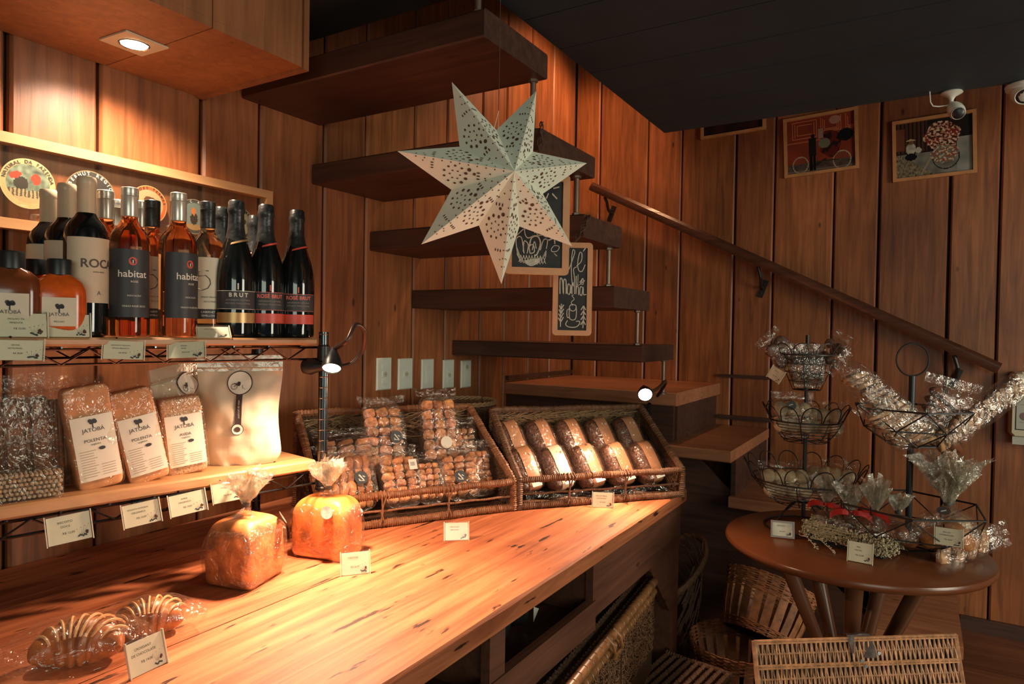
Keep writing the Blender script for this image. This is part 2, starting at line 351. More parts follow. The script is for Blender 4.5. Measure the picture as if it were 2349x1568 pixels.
m=M(); m.prism([(2.165,-.716),(1.98,-.716),(1.98,-.735),(2.165,-.92)],.690,.715,lambda x,z,y:(x,y,z)); sub('brace',m,MCD,ct,o1)
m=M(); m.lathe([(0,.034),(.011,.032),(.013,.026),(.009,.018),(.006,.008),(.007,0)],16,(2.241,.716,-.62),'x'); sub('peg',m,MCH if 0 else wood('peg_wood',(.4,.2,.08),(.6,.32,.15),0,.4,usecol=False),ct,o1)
# ================= wire rack on the counter ====================================
RX,RY=1.125,1.228; RR=-math.atan2(.1820,.9833); RTm=Matrix.Translation((RX,RY,0))@Matrix.Rotation(RR,4,'Z')
def rk(s,d,z): return RTm@V((-s,d,z))
rack=thing('wire_shelf_rack','chrome wire rack standing on the counter with two pale wooden shelf boards','shelf rack',rk(.34,.16,ZC)); 
def subr(name,m,mats,**k):
    m.v=[tuple(RTm@V(p)-rack.location) for p in m.v]; return m.build(name,mats,rack,**k)
RL=.70
for z,th in ((-.027,.016),(-.318,.024)):
    m=M(); c=.004
    pr=[(0,z-th+c),(c,z-th),(.32,z-th),(.32,z),(c,z),(0,z-c)]
    m.prism(pr,-RL,0,lambda y,zz,x:(x,y,zz)); subr('shelf_board',m,MSH)
    for yy,nm in ((.012,'front_truss'),(.30,'back_truss')):
        m=M(); zt=z-th-.006; zb=zt-.028
        m.tube([(-RL,yy,zt),(.02,yy,zt)],.003,6); m.tube([(-RL,yy,zb),(.02,yy,zb)],.003,6)
        n=int(RL/.045); pts=[(-RL+ .045*i,yy-.004,zt if i%2 else zb) for i in range(n+1)]; m.tube(pts,.0022,6); subr(nm,m,MDC)
    m=M()
    for i in range(9): x=-.04-i*.08; m.tube([(x,.004,z-th-.0025),(x,.316,z-th-.0025)],.002,6)
    subr('cross_wires',m,MDC)
for x,y in ((.016,-.004),(.016,.318)):
    zb_=-.378 if y<0 else ZC+.012; m=M(); m.tube([(x,y,zb_),(x,y,-.012)],.0115,16); m.mi=1
    for i in range(20):
        z=ZC+.03+i*.0254
        if z<zb_: continue
        m.lathe([(.0116,-.001),(.0125,0),(.0116,.001)],16,(x,y,z))
    subr('post',m,[MDC,MCH])
    m=M(); m.lathe([(0,0),(.016,0),(.017,.006),(.012,.013)],16,(x,y,zb_-.012)); subr('foot',m,MBK)
    m=M(); m.lathe([(.0125,-.02),(.016,-.018),(.0145,.016),(.0125,.018)],16,(x,y,-.062)); subr('collar',m,MBK)
    m=M(); m.lathe([(.0125,-.02),(.016,-.018),(.0145,.016),(.0125,.018)],16,(x,y,-.360)); subr('collar',m,MBK)
# ================= price cards ==================================================
MACR=cello('clear_acrylic',(.99,.99,.97),.035,.05,5,.05,.01)
MCARD=mat('card_paper',(.78,.74,.58),.5,.05,40); MINK=mat('printed_ink',(.045,.035,.03),.6,.05)
MFLW=mat('printed_flower',(.16,.055,.035),.6,.3,200); MLEAF=mat('printed_leaf',(.05,.06,.075),.6,.3,200); MTWG=mat('printed_twig',(.36,.24,.17),.6,.2)
def card(loc,rz,lines,price,label,w=.064,h=.047,lean=.28,hang=False,roll=0,frame=None):
    t=thing('price_card',label,'price card',loc,rz,'printed price cards')
    if roll or hang: t.rotation_euler=(0,roll,rz)
    s=-1 if not hang else -.6
    Rm=Matrix.Rotation(-lean*(1 if not hang else .8),4,'X')
    T=Rm if not hang else Rm@Matrix.Translation((0,0,-h))
    m=M(); m.T=T; m.box((-w/2,0,.001),(w/2,.0008,h)); m.mi=1
    y=-.0004
    fs=h*.105
    for i,l in enumerate(lines):
        m.text(l,fs*(1 if len(l)<15 else .85),lambda a,b:(a-w*.08,y,h*(.76-.16*i)+b))
    if price: m.text(price,fs,lambda a,b:(a-w*.02,y,h*.36+b))
    R=random.Random(len(label)+len(lines[0])*7)
    def disc(cx_,cz_,r):
        n=7; m.add([(cx_+r*R.uniform(.7,1.1)*math.cos(k*2*PI/n),y,cz_+r*R.uniform(.7,1.1)*math.sin(k*2*PI/n)) for k in range(n)],[tuple(range(n))])
    m.mi=2
    for k in range(3): disc(w*.38+R.uniform(-.02,.02)*w,h*.27+R.uniform(-.04,.04)*h,w*.042)
    m.mi=3
    for k in range(6): disc(w*(.20+.035*k),h*(.10+R.uniform(0,.10)),w*.03)
    m.mi=4
    for k in range(4):
        x0=w*(.24+.02*k); m.add([(x0,y,h*.2),(x0+.0006,y,h*.2),(x0+.012*w/.064*(k-1)*.4,y,h*(.42+.04*k))],[(0,1,2)])
        disc(x0+.012*(k-1)*.4,h*(.42+.04*k),w*.013)
    m.build('card',[MCARD,MINK,MFLW,MLEAF,MTWG],t,flat=True)
    if frame:
        m=M(); m.T=T; b=.005
        for q in (((-w/2-b,-.004,-b+.001),(w/2+b,.006,.001)),((-w/2-b,-.004,h),(w/2+b,.006,h+b)),((-w/2-b,-.004,.001),(-w/2,.006,h)),((w/2,-.004,.001),(w/2+b,.006,h))): m.box(*q)
        m.box((-w/2,.003,.001),(w/2,.006,h)); m.build('frame',frame,t); return t
    m=M(); m.T=T; m.box((-w/2-.002,-.0022,0),(w/2+.002,-.0008,h+.002)); m.box((-w/2-.002,.0012,0),(w/2+.002,.0026,h+.002))
    m.box((-w/2-.002,-.0022,h+.002),(w/2+.002,.0026,h+.0036)); m.build('acrylic_sleeve',MACR,t)
    for q in (((-w/2-.003,-.0024,-.001),(-w/2-.0012,.0028,h+.003)),((w/2+.0012,-.0024,-.001),(w/2+.003,.0028,h+.003))):
        m=M(); m.T=T; m.box(*q); m.build('polished_edge',bpy.data.materials.get('acrylic_edge') or mat('acrylic_edge',(.75,.68,.52),.2,.05),t)
    if not hang:
        m=M(); m.box((-w/2-.003,0,0),(w/2+.003,.026,.0018)); m.build('foot',MACR,t)
    else:
        m=M(); m.tube([(-w*.2,.002,-h*.2),(-w*.2,.012,.0),(-w*.2,.006,.006)],.0018,6); m.build('hook',MDC,t)
    return t
def facecam(p,off=0):
    "rz so that local -Y points to the camera, turned off degrees to the viewer's right"
    d=V((-p[0],-p[1],0)).normalized(); r=V((RT.x,RT.y,0)).normalized(); a=math.radians(off)
    d=d*math.cos(a)+(r-d*r.dot(d)).normalized()*math.sin(a); return math.atan2(d.y,d.x)+PI/2
def mid(a,b,z): p=onZ(*a,z);q=onZ(*b,z); c=(p+q)/2; return (c.x,c.y,z),math.atan2(q.y-p.y,q.x-p.x)
for a,b,l,p,lab,w,h in (((303,1558),(382,1520),['CROISSANT','DE CHOCOLATE'],'R$ 14,00','clear-stand price card nearest the camera beside the bagged croissants',.066,.050),
    ((786,1324),(845,1312),['MADONA'],'R$ 26,00','price card leaning in front of the right-hand bagged loaf',.062,.047),
    ((1022,1242),(1072,1236),['PÃO DOCE','BISCOITO'],'','price card standing in front of the cookie basket',.052,.043),
    ((1360,1163),(1406,1165),['PÃO DE FORMA','CONGELADO'],'R$ 40,00','price card standing in front of the banded bread basket',.060,.045)):
    c,rz=mid(a,b,ZC); 
    q=onZ(*a,ZC); q2=onZ(*b,ZC); w=(q2-q).length if abs((q2-q).length-w)<.02 else w
    card(c,rz if 'nearest' in lab else facecam(c,4 if 'loaf' in lab else 0)*.8+rz*.2,l,p,lab,w,h)
def rackcard(px,py,z,lines,price,label,off=0,roll=0,w=.07,h=.045,d=-.009,ln=.30):
    s=0
    r=ray(px,py); # intersect rack front plane
    n=RTm.to_3x3()@V((0,1,0)); p0=rk(0,d,0); k=p0.dot(V((n.x,n.y,0)))/(r.x*n.x+r.y*n.y); c=r*k
    card(c,RR+math.radians(off),lines,price,label,w,h,ln,True,roll)
rackcard(45,780,0,['GELEIA','ARTESANAL'],'R$ 28,00','price card hanging from the upper shelf edge, farthest left',-18,.02,.068,.036)
rackcard(285,782,0,['ESPUMANTE BRANCO','VINHO BRANCO'],'R$ 89,00','price card hanging under the pink wine bottle on the upper shelf edge',-22,.03,.066,.036)
rackcard(428,784,0,['VINHO','ROSÉ'],'R$ 95,00','tilted price card hanging from the upper shelf edge nearest the lamp',-26,-.04,.066,.036,ln=.6)
rackcard(155,1180,0,['BISCOITO','DOCE'],'R$ 12,00','price card hanging from the lower shelf edge, farthest left',-12,-.10,.066,.050)
rackcard(321,1152,0,['POLENTA INTEGRAL','ORGÂNICA'],'R$ 16,00','price card hanging under the second narrow flour bag',-12,-.12,.062,.044)
rackcard(427,1130,0,['AVEIA','ORGÂNICA'],'R$ 14,00','price card hanging under the oat bag on the lower shelf edge',-12,-.12,.066,.043)
rackcard(520,1106,0,['FARINHA'],'R$ 18,00','price card hanging from the lower shelf edge behind the front loaf',-12,-.08,.060,.041)
# cards standing on the upper shelf
for px,off,l,p,lab,dd,w in ((48,-8,['MOLHO DE','PIMENTA'],'R$ 22,00','clear-stand price card on the upper shelf before the leftmost sauce jar',.004,.075),
    (158,-10,['MOLHO AGRIDOCE','DE LARANJA'],'R$ 22,00','clear-stand price card on the upper shelf before the orange sauce jar',.004,.065)):
    dd=.0015; r=ray(px,745); n=RTm.to_3x3()@V((0,1,0)); k=rk(0,dd,0).dot(V((n.x,n.y,0)))/(r.x*n.x+r.y*n.y); c=r*k
    card((c.x,c.y,-.0268),RR+math.radians(off),l,p,lab,w,.044,.32)
r=ray(492,760); n=RTm.to_3x3()@V((0,1,0)); k=rk(0,.004,0).dot(V((n.x,n.y,0)))/(r.x*n.x+r.y*n.y); c=r*k
card((c.x,c.y,-.0268),RR-.3,['ESPUMANTE'],'','grey price card lying back against the sparkling wine on the upper shelf',.062,.040,.95)
# ================= bottles ======================================================
def glass(name,col,rough=.03):
    m,t,b,N,L=nt(name); b.inputs['Base Color'].default_value=(*col,1); b.inputs['Transmission Weight'].default_value=1; b.inputs['Roughness'].default_value=rough; b.inputs['IOR'].default_value=1.42; return m
MGB=mat('dark_bottle_glass',(.006,.007,.007),.06,.05,Specular_IOR_Level=.7); MGP=glass('pink_wine',(.96,.52,.28)); MGC=glass('straw_wine',(.90,.72,.50))
MSAUCE=mat('orange_sauce',(.62,.10,.012),.16,.35,40); MSAUCD=mat('brown_sauce',(.16,.045,.015),.14,.3,40)
MCAPW=mat('cream_capsule',(.60,.47,.32),.35,.05); MCAPS=mat('silver_capsule',(.62,.58,.50),.28,.06,20,metal=.55); MFOIL=mat('black_foil',(.02,.022,.022),.32,.3,60,.5)
MLBC=mat('cream_label',(.62,.50,.35),.55,.05); MLBD=mat('charcoal_label',(.035,.035,.04),.5,.1); MLBW=mat('white_label',(.66,.60,.46),.5,.05)
MPINKF=mat('pink_foil',(.70,.09,.06),.4,.1); MGOLD=mat('gold_foil',(.55,.33,.14),.35,.1,metal=.5); MPINKT=mat('pink_print',(.75,.16,.12),.5,.05); MWT=mat('white_print',(.75,.72,.62),.5,.05)
WINE=[(0,.004),(.030,0),(.037,.003),(.038,.010),(.038,.185),(.0365,.200),(.031,.214),(.021,.226),(.0155,.236),(.0145,.248),(.0142,.292),(.0150,.294),(.0150,.300),(0,.3005)]
CHAMP=[(0,.004),(.036,0),(.0425,.003),(.0435,.012),(.0435,.128),(.0415,.155),(.036,.182),(.028,.208),(.0205,.232),(.0165,.255),(.0155,.285),(.0175,.288),(.0175,.294),(.0155,.298),(.0155,.306),(.0125,.310),(0,.311)]
def cyl(m,r,z0,z1,a0=-1.1,a1=1.1,n=18,e=.0006):
    vs=[];
    for i in range(n+1):
        a=a0+(a1-a0)*i/n
        for z in (z0,z1): vs.append(((r+e)*math.sin(a),-(r+e)*math.cos(a),z))
    m.add(vs,[(2*i,2*i+2,2*i+3,2*i+1) for i in range(n)])
def wt(m,r,t,size,zc,ac=0,e=.0011,**k): m.text(t,size,lambda x,y:((r+e)*math.sin(ac+x/r),-(r+e)*math.cos(ac+x/r),zc+y),**k)
def ring(m,r,z0,z1,n=28,e=.0007): m.lathe([(r+e,z0),(r+e+.0001,z1)],n)
def cap(m,prof,z0,top,r0): m.lathe([(r0,z0)]+prof+[(0,top)],24)
def bottle(kind,label,group):
    t=thing('wine_bottle' if kind not in('brut','rose') else 'sparkling_wine_bottle',label,'bottle',(0,0,0),0,group)
    m=M()
    if kind in('roca','redwine'):
        m.lathe(WINE,36); m.build('glass_body',MGB,t)
        m=M(); m.lathe([(.0153,.232),(.0165,.234),(.0160,.285),(.0172,.287),(.0172,.298),(.0155,.3025),(0,.303)],28); m.build('capsule',MCAPW,t)
        m=M(); cyl(m,.038,.064,.186,-1.45,1.45,30); m.mi=1
        if kind=='roca':
            wt(m,.038,'ROCA',.0225,.137,.05,bold=.02); wt(m,.038,'vinho tinto',.005,.122,.05); wt(m,.038,'A',.011,.082,.05)
        m.build('label',[MLBC,mat('label_ink',(.10,.07,.06),.6,.05) if 'label_ink' not in bpy.data.materials else bpy.data.materials['label_ink']],t)
    elif kind in('habitat','five','silver','blackcap'):
        m.lathe(WINE,36); m.build('glass_body',MGP if kind in('habitat','silver') else MGC,t)
        m=M(); m.lathe([(.0150,.244),(.0160,.245),(.0160,.284),(.0166,.285),(.0160,.287),(.0166,.289),(.0160,.291),(.0166,.293),(.0163,.302),(.0150,.3035),(0,.3037)],28); m.build('screw_cap',MCAPS if kind in('habitat','silver') else MFOIL,t)
        m=M()
        if kind in('habitat','silver'):
            cyl(m,.038,.040,.176,-1.25,1.05,26); m.mi=1; wt(m,.038,'habitat',.0195,.126,.02,bold=.012); 
            for i,(q,s) in enumerate((('ROSÉ',.004),)): wt(m,.038,q,s*1.4,.111,.1)
            wt(m,.038,'INDICAÇÃO',.0045,.083,.1); wt(m,.038,'VINHO ROSÉ SECO',.005,.062,.1)
            m.mi=2
            n=16; vs=[]
            for k in range(n):
                x,z=.0075*math.cos(2*PI*k/n),.0085*math.sin(2*PI*k/n); a=.03+x/.038; vs.append((.0389*math.sin(a),-.0389*math.cos(a),.152+z))
            m.add(vs,[tuple(range(n))]); m.mi=1
            wt(m,.038,'ı',.014,.152,.03,e=.0014,bold=.02); m.build('label',[MLBD,MWT,MPINKF],t)
        else:
            cyl(m,.038,.062,.176,-1.2,1.2,26); m.mi=1; cyl(m,.038,.040,.0615,-1.2,1.2,26); m.mi=2
            a0=.0
            pts=[(-.013,.016),(-.013,.004),(.002,.006),(.010,-.002),(.012,-.012),(.007,-.022),(-.004,-.027),(-.014,-.024)]
            vs=[]
            m.tube([(.0390*math.sin(a0+x/.038),-.0390*math.cos(a0+x/.038),.130+z) for x,z in pts],.0011,6)
            m.tube([(.0390*math.sin(a0+x/.038),-.0390*math.cos(a0+x/.038),.130+z) for x,z in ((-.013,.016),(.008,.016))],.0011,6)
            wt(m,.038,'VINHO BRANCO',.005,.088,.3); wt(m,.038,'SECO FINO',.005,.078,.3); m.mi=3; wt(m,.038,'CABERNET',.006,.055,.2); wt(m,.038,'SEMILLON',.006,.047,.2)
            m.build('label',[MLBW,MLBD,bpy.data.materials['label_ink'],MWT],t)
    else:
        hi=MGOLD if kind=='brut' else MPINKF; tx=MWT if kind=='brut' else MPINKT
        m.lathe(CHAMP,36); m.build('glass_body',MGB,t)
        m=M(); R=random.Random(3); pr=[(.0250,.219),(.0220,.230),(.0180,.253),(.0170,.283),(.0190,.287),(.0192,.296),(.0178,.300),(.0180,.309),(.0150,.3135),(0,.3140)]
        m.lathe(pr,28)
        for i,v in enumerate(m.v):
            if v[2]<.225: m.v[i]=(v[0],v[1],v[2]+.008*math.cos(math.atan2(v[1],v[0])*1.0))
            k=1+.03*noise.noise(V(v)*160); m.v[i]=(m.v[i][0]*k,m.v[i][1]*k,m.v[i][2])
        m.build('foil_capsule',MFOIL,t)
        m=M(); vs=[];n=28
        for k in range(n):
            a=2*PI*k/n
            for z,r in ((.214,.0275),(.2185,.0258)): vs.append((r*math.cos(a),r*math.sin(a),z+.008*math.cos(a)))
        m.add(vs,[(2*k,2*((k+1)%n),2*((k+1)%n)+1,2*k+1) for k in range(n)]); m.build('neck_band',hi,t)
        m=M(); R_=.0435; cyl(m,R_,.063,.104,-1.15,1.15,26); m.mi=1; cyl(m,R_,.1045,.1055,-1.15,1.15,26); cyl(m,R_,.064,.0648,-1.1,1.1,26,.001)
        wt(m,R_,'B R U T' if kind=='brut' else 'ROSÉ BRUT',.0125 if kind=='brut' else .0118,.0955,.08,bold=.03)
        m.mi=3; wt(m,R_,'ESPUMANTE NATURAL',.0052,.084,.08); wt(m,R_,'MÉTODO TRADICIONAL',.0050,.0765,.08); m.mi=2; cyl(m,R_,.033,.056,-1.15,1.15,26); m.mi=3; wt(m,R_,'LUIS AL',.007,.0445,.1) if 0 else None
        m.mi=1; m.tube([(.0445*math.sin(.05),-.0445*math.cos(.05),.108),(.0440*math.sin(.05),-.0440*math.cos(.05),.122)],.0018,6)
        m.build('label',[MLBD,tx,hi,mat('grey_print',(.35,.30,.25),.6,.05) if 'grey_print' not in bpy.data.materials else bpy.data.materials['grey_print']],t)
    return t
def onshelf(px,dep,d=None): 
    r=ray(px,700); 
    if d is not None:
        n=RTm.to_3x3()@V((0,1,0)); k=rk(0,d,0).dot(V((n.x,n.y,0)))/(r.x*n.x+r.y*n.y); return r*k
    return r*dep
protos={}
def place_bottle(kind,px,d,label,off=0,h=None,group='wine bottles on the upper shelf'):
    t=bottle(kind,label,group) if kind not in protos else clone(protos[kind],(0,0,0),0,label); 
    if kind not in protos: protos[kind]=t
    t['group']=group
    p=onshelf(px,0,d); t.location=(p.x,p.y,-.0265); t.rotation_euler=(0,0,facecam(p,off)); 
    s=h or 1.0; t.scale=(s if s<1 else 1,s if s<1 else 1,s); return t
place_bottle('roca',197,.078,'red wine bottle with large ROCA label and cream capsule',30,1.02)
place_bottle('redwine',152,.165,'red wine bottle with cream label just behind the ROCA bottle',10,1.01)
place_bottle('redwine',111,.250,'red wine bottle with cream label, left end of the back row',-10,1.0)
place_bottle('habitat',296,.065,'pink wine bottle with black habitat label beside the ROCA bottle',8,.985)
place_bottle('habitat',408,.065,'pink wine bottle with habitat label turned right beside the white-labelled bottle',34,1.0)
place_bottle('five',475,.115,'pale wine bottle with white label showing a 5 and black screw cap',-8,1.0)
place_bottle('silver',240,.165,'silver-capped pink wine bottle at the back, just right of the ROCA bottle',0,1.0)
place_bottle('silver',268,.262,'silver-capped pink wine bottle hidden deepest behind the first habitat bottle',0,1.0)
place_bottle('silver',318,.208,'silver-capped pink wine bottle at the back between the two habitat bottles',0,.985)
place_bottle('five',348,.130,'black-capped pale wine bottle between the two pink habitat bottles',0,.96)
place_bottle('brut',540,.075,'dark sparkling bottle labelled BRUT with pale band',4,.985,'sparkling wine bottles')
place_bottle('brut',506,.188,'dark sparkling bottle behind and left of the BRUT bottle',0,.985,'sparkling wine bottles')
place_bottle('rose',582,.238,'dark sparkling bottle with pink neck ring hidden behind the others',0,.985,'sparkling wine bottles')
place_bottle('rose',608,.075,'middle sparkling bottle with red ROSÉ BRUT label',12,.99,'sparkling wine bottles')
place_bottle('rose',679,.065,'rightmost sparkling bottle with red ROSÉ BRUT label at the shelf end',4,.98,'sparkling wine bottles')
# sauce jars
def logo_tree(m,cx_,cz_,s,y,i1=1,i2=2,mp=None):
    mp=mp or (lambda a,b:(a,y,b)); R=random.Random(2)
    m.mi=i1
    for k in range(9):
        a=R.uniform(0,2*PI); d=R.uniform(0,.55)*s; c0,c1=cx_+d*math.cos(a),cz_+s*.35+d*.8*math.sin(a); r=s*R.uniform(.3,.5); n=9
        m.add([mp(c0+r*math.cos(2*PI*j/n),c1+r*math.sin(2*PI*j/n)) for j in range(n)],[tuple(range(n))])
    m.add([mp(cx_-s*.14,cz_-s*.9),mp(cx_+s*.14,cz_-s*.9),mp(cx_+s*.1,cz_),mp(cx_-s*.1,cz_)],[(0,1,2,3)])
def jar(label,ms,sc=1.0):
    t=thing('sauce_bottle',label,'sauce bottle',(0,0,0),0,'squat sauce bottles'); m=M()
    w,d=.043,.030
    prof=[(.86,0),(.97,.003),(1,.010),(1,.075),(.97,.088),(.86,.100),(.62,.110),(.42,.114),(.36,.117),(.36,.122)]
    n=40;vs=[];fs=[]
    for r,z in prof:
        for k in range(n):
            a=2*PI*k/n; c,s_=math.cos(a),math.sin(a); e=.62; x=math.copysign(abs(c)**e,c)*w*r; y=math.copysign(abs(s_)**e,s_)*d*(r if r>.5 else r*1.4)
            vs.append((x,y,z))
    for i in range(len(prof)-1):
        for k in range(n): fs.append((i*n+k,i*n+(k+1)%n,(i+1)*n+(k+1)%n,(i+1)*n+k))
    fs+=[tuple(range(n))[::-1],tuple(range((len(prof)-1)*n,len(prof)*n))]; m.add(vs,fs); m.build('glass_body',ms,t)
    m=M(); m.lathe([(.0175,.112),(.0195,.114),(.0195,.140),(.0185,.143),(0,.1435)],28); m.build('cap',MBK,t)
    m=M(); y=-d-.0008; m.box((-.026,y,.020),(.026,y+.0006,.072)); logo_tree(m,0,.052,.0085,y-.0005); m.text('JATOBÁ',.0085,lambda a,b:(a,y-.0005,.041+b)); m.text('MOLHO',.0045,lambda a,b:(a,y-.0005,.028+b))
    m.build('label',[MLBW,MLBD],t); return t
j0=jar('orange sauce bottle with black cap and square tree label','x' and MSAUCE)
def setjar(t,px,d,off,lab,sc=1):
    p=onshelf(px,0,d); t.location=(p.x,p.y,-.0265); t.rotation_euler=(0,0,facecam(p,off)); t['label']=lab; t.scale=(sc,sc,sc)
setjar(j0,136,.038,0,'orange sauce bottle with square tree label standing nearest the ROCA bottle')
j1=jar('x',MSAUCD); setjar(j1,26,.048,-4,'dark brown sauce bottle with tree label at the left end of the shelf',1.06)
j2=clone(j0,(0,0,0),0,'x'); setjar(j2,84,.122,0,'orange sauce bottle showing between the two labelled sauce bottles',1.02)
j3=clone(j0,(0,0,0),0,'x'); setjar(j3,40,.20,0,'orange sauce bottle at the back of the sauce row',1.04)
# ================= goods on the lower shelf =====================================
CEL=cello('clear_cellophane'); CELB=cello('crinkled_cellophane',(.98,.97,.95),.135,.12,42,1.7,.012)
CELM=cello('light_cellophane',(.99,.98,.96),.09,.07,30,1.6,.01)
CELT=cello('gathered_cellophane',(.95,.94,.90),.26,.10,60,2.0,.13,(.80,.78,.68))
MPOL=mat('polenta_flour',(.64,.28,.11),.6,.25,40); MOAT=mat('oat_flakes',(.60,.36,.20),.7,.45,260,.6); MFLOUR=mat('white_flour',(.60,.50,.36),.55,.08,18,.5)
MPAP=mat('pack_label_paper',(.74,.70,.58),.45,.04); MSTK=mat('dark_sticker',(.05,.03,.03),.5,.1); MBRN=mat('brown_pasta',(.20,.075,.028),.35,.4,50,.3)
ZL=-.3178
def sbox(w,d,h,n=.35,puff=.0,seed=0,amp=.0015,nu=32,nv=20):
    def fn(v):
        c=[math.copysign(abs(q)**n,q) for q in v]; mx=1
        x,y,z=c[0]*w/2,c[1]*d/2,c[2]*h/2
        k=1+puff*(1-(z/(h/2))**2)
        p=V((x*(1+puff*.15),y*k,z+h/2)); q=noise.noise_vector(p*38+V((seed,seed,0)))*amp
        p+=q; p.z=max(p.z,0.0); return p
    return fn
def pouch(loc,rz,tilt,label,cont,w,d,h,names,top=.022,label_h=(.10,.72),roll=0):
    t=thing('flour_bag',label,'flour bag',loc,rz,'narrow bags on the lower shelf'); t.rotation_euler=(tilt,roll,rz)
    m=M(); m.blob(sbox(w,d,h,.17,.10,len(label)),48,30); m.build('contents',cont,t)
    m=M(); m.blob(lambda v:sbox(w+.006,d+.006,h+.004,.17,.12,3,.004)(v)-V((0,0,.0015)),30,18); 
    m.grid(lambda u,v:(( u-.5)*w*(1-.25*v),.006*math.sin(u*19+v*4)+(v*.012),h-.004+v*top),14,4); m.build('wrapper',CELM,t)
    m=M(); y0=-d/2-.0075
    def mp(a,b): 
        z=h*(label_h[0]+label_h[1])/2+b; k=1+.12*(1-((z-h/2)/(h/2))**2); return (a,-(d/2)*k-.0050+ (abs(a)/(w/2))**3*.002,z)
    lh=(label_h[1]-label_h[0])*h
    m.grid(lambda u,v:mp((u-.5)*w*.93,(v-.5)*lh),10,10)
    f=lambda a,b:(V(mp(a,b))-V((0,.0009,0)))
    logo_tree(m,0,lh*.38,.009,0,2,2,f); m.mi=2
    m.text('JATOBÁ',.0105,lambda a,b:f(a,b+lh*.28)); m.text(names,.0085,lambda a,b:f(a,b+lh*.12)); m.text('orgânica',.005,lambda a,b:f(a,b+lh*.06))
    m.mi=1
    for i in range(11):
        ww=w*(.30 if i%3 else .36); zz=-lh*(.03+.04*i); m.add([f(-w*.38,zz),f(-w*.38+ww,zz),f(-w*.38+ww,zz-.0012),f(-w*.38,zz-.0012)],[(0,1,2,3)])
        if i>5: m.add([f(w*.05,zz),f(w*.36,zz),f(w*.36,zz-.0011),f(w*.05,zz-.0011)],[(0,1,2,3)])
    m.mi=2; 
    for a,b in ((.12,-.02),): m.add([f(w*a+.006*math.cos(k*PI/4),lh*b+.0035*math.sin(k*PI/4)) for k in range(8)],[tuple(range(8))])
    m.build('label',[MPAP,mat('faint_print',(.42,.33,.24),.6,.1) if 'faint_print' not in bpy.data.materials else bpy.data.materials['faint_print'],MLBD],t); return t
def lowpos(px,d): p=onshelf(px,0,d); return (p.x,p.y,ZL)
pouch(lowpos(232,.060),facecam(lowpos(232,.06),12),.0,'narrow orange polenta bag with tree label, leftmost of the upright labelled bags',MPOL,.076,.05,.200,'POLENTA',roll=-.16)
pouch(lowpos(345,.055),facecam(lowpos(345,.055),12),.0,'narrow polenta bag leaning between the leftmost labelled bag and the oat bag',MPOL,.074,.045,.190,'POLENTA',roll=-.22)
pouch(lowpos(432,.075),facecam(lowpos(432,.075),12),.0,'narrow clear bag of oat flakes with tree label beside the big white pouch',MOAT,.078,.05,.165,'AVEIA',top=.045,label_h=(.12,.78),roll=-.12)
for i,(px,d,h,s,lab) in enumerate(((128,.10,.190,-.05,'dark brown pasta pack standing just left of the first polenta bag'),(72,.11,.195,-.06,'dark brown pasta pack, middle of the three unlit packs'),(18,.12,.19,-.04,'dark brown pasta pack at the far left end of the lower shelf'))):
    p=lowpos(px,d); t=thing('pasta_pack',lab,'pasta pack',p,facecam(p,10),'dark pasta packs on the lower shelf'); t.rotation_euler=(0,s,facecam(p,10))
    m=M(); R=random.Random(i)
    for k in range(22):
        x=-.030+.060*(k%11)/10+R.uniform(-.001,.001); y=-.010+.014*(k//11); m.tube([(x,y,.004),(x+R.uniform(-.002,.002),y,h-.02)],.0034,6)
    m.build('pasta',MBRN,t); m=M(); m.blob(sbox(.078,.046,h,.3,.1,i,.003)); m.grid(lambda u,v:((u-.5)*.07,.004*math.sin(u*15),h-.004+v*.03),12,3); m.build('wrapper',CEL,t)
p=lowpos(62,.035); t=thing('bead_sweets_box','small clear box of pale round sweets in front of the dark pasta packs','sweets box',p,RR-.1)
m=M(); R=random.Random(1)
for k in range(6):
    for j in range(14):
        for i in range(4):
            if i in (1,2) and 0<k<5 and 0<j<13: continue
            c=V((-.047+.0072*j+.003*(k%2)+R.uniform(-.001,.001),-.012+.008*i,.0055+.0078*k)); m.lathe([(0,-.0038),(.0034,-.0018),(.0034,.0018),(0,.0038)],6,c)
o=m.build('sweets',mat('pale_sweets',(.42,.33,.22),.4,.3,200),t); o['kind']='stuff'
m=M(); m.box((-.054,-.019,.0),(.054,.019,.052)); m.build('clear_box',CEL,t)
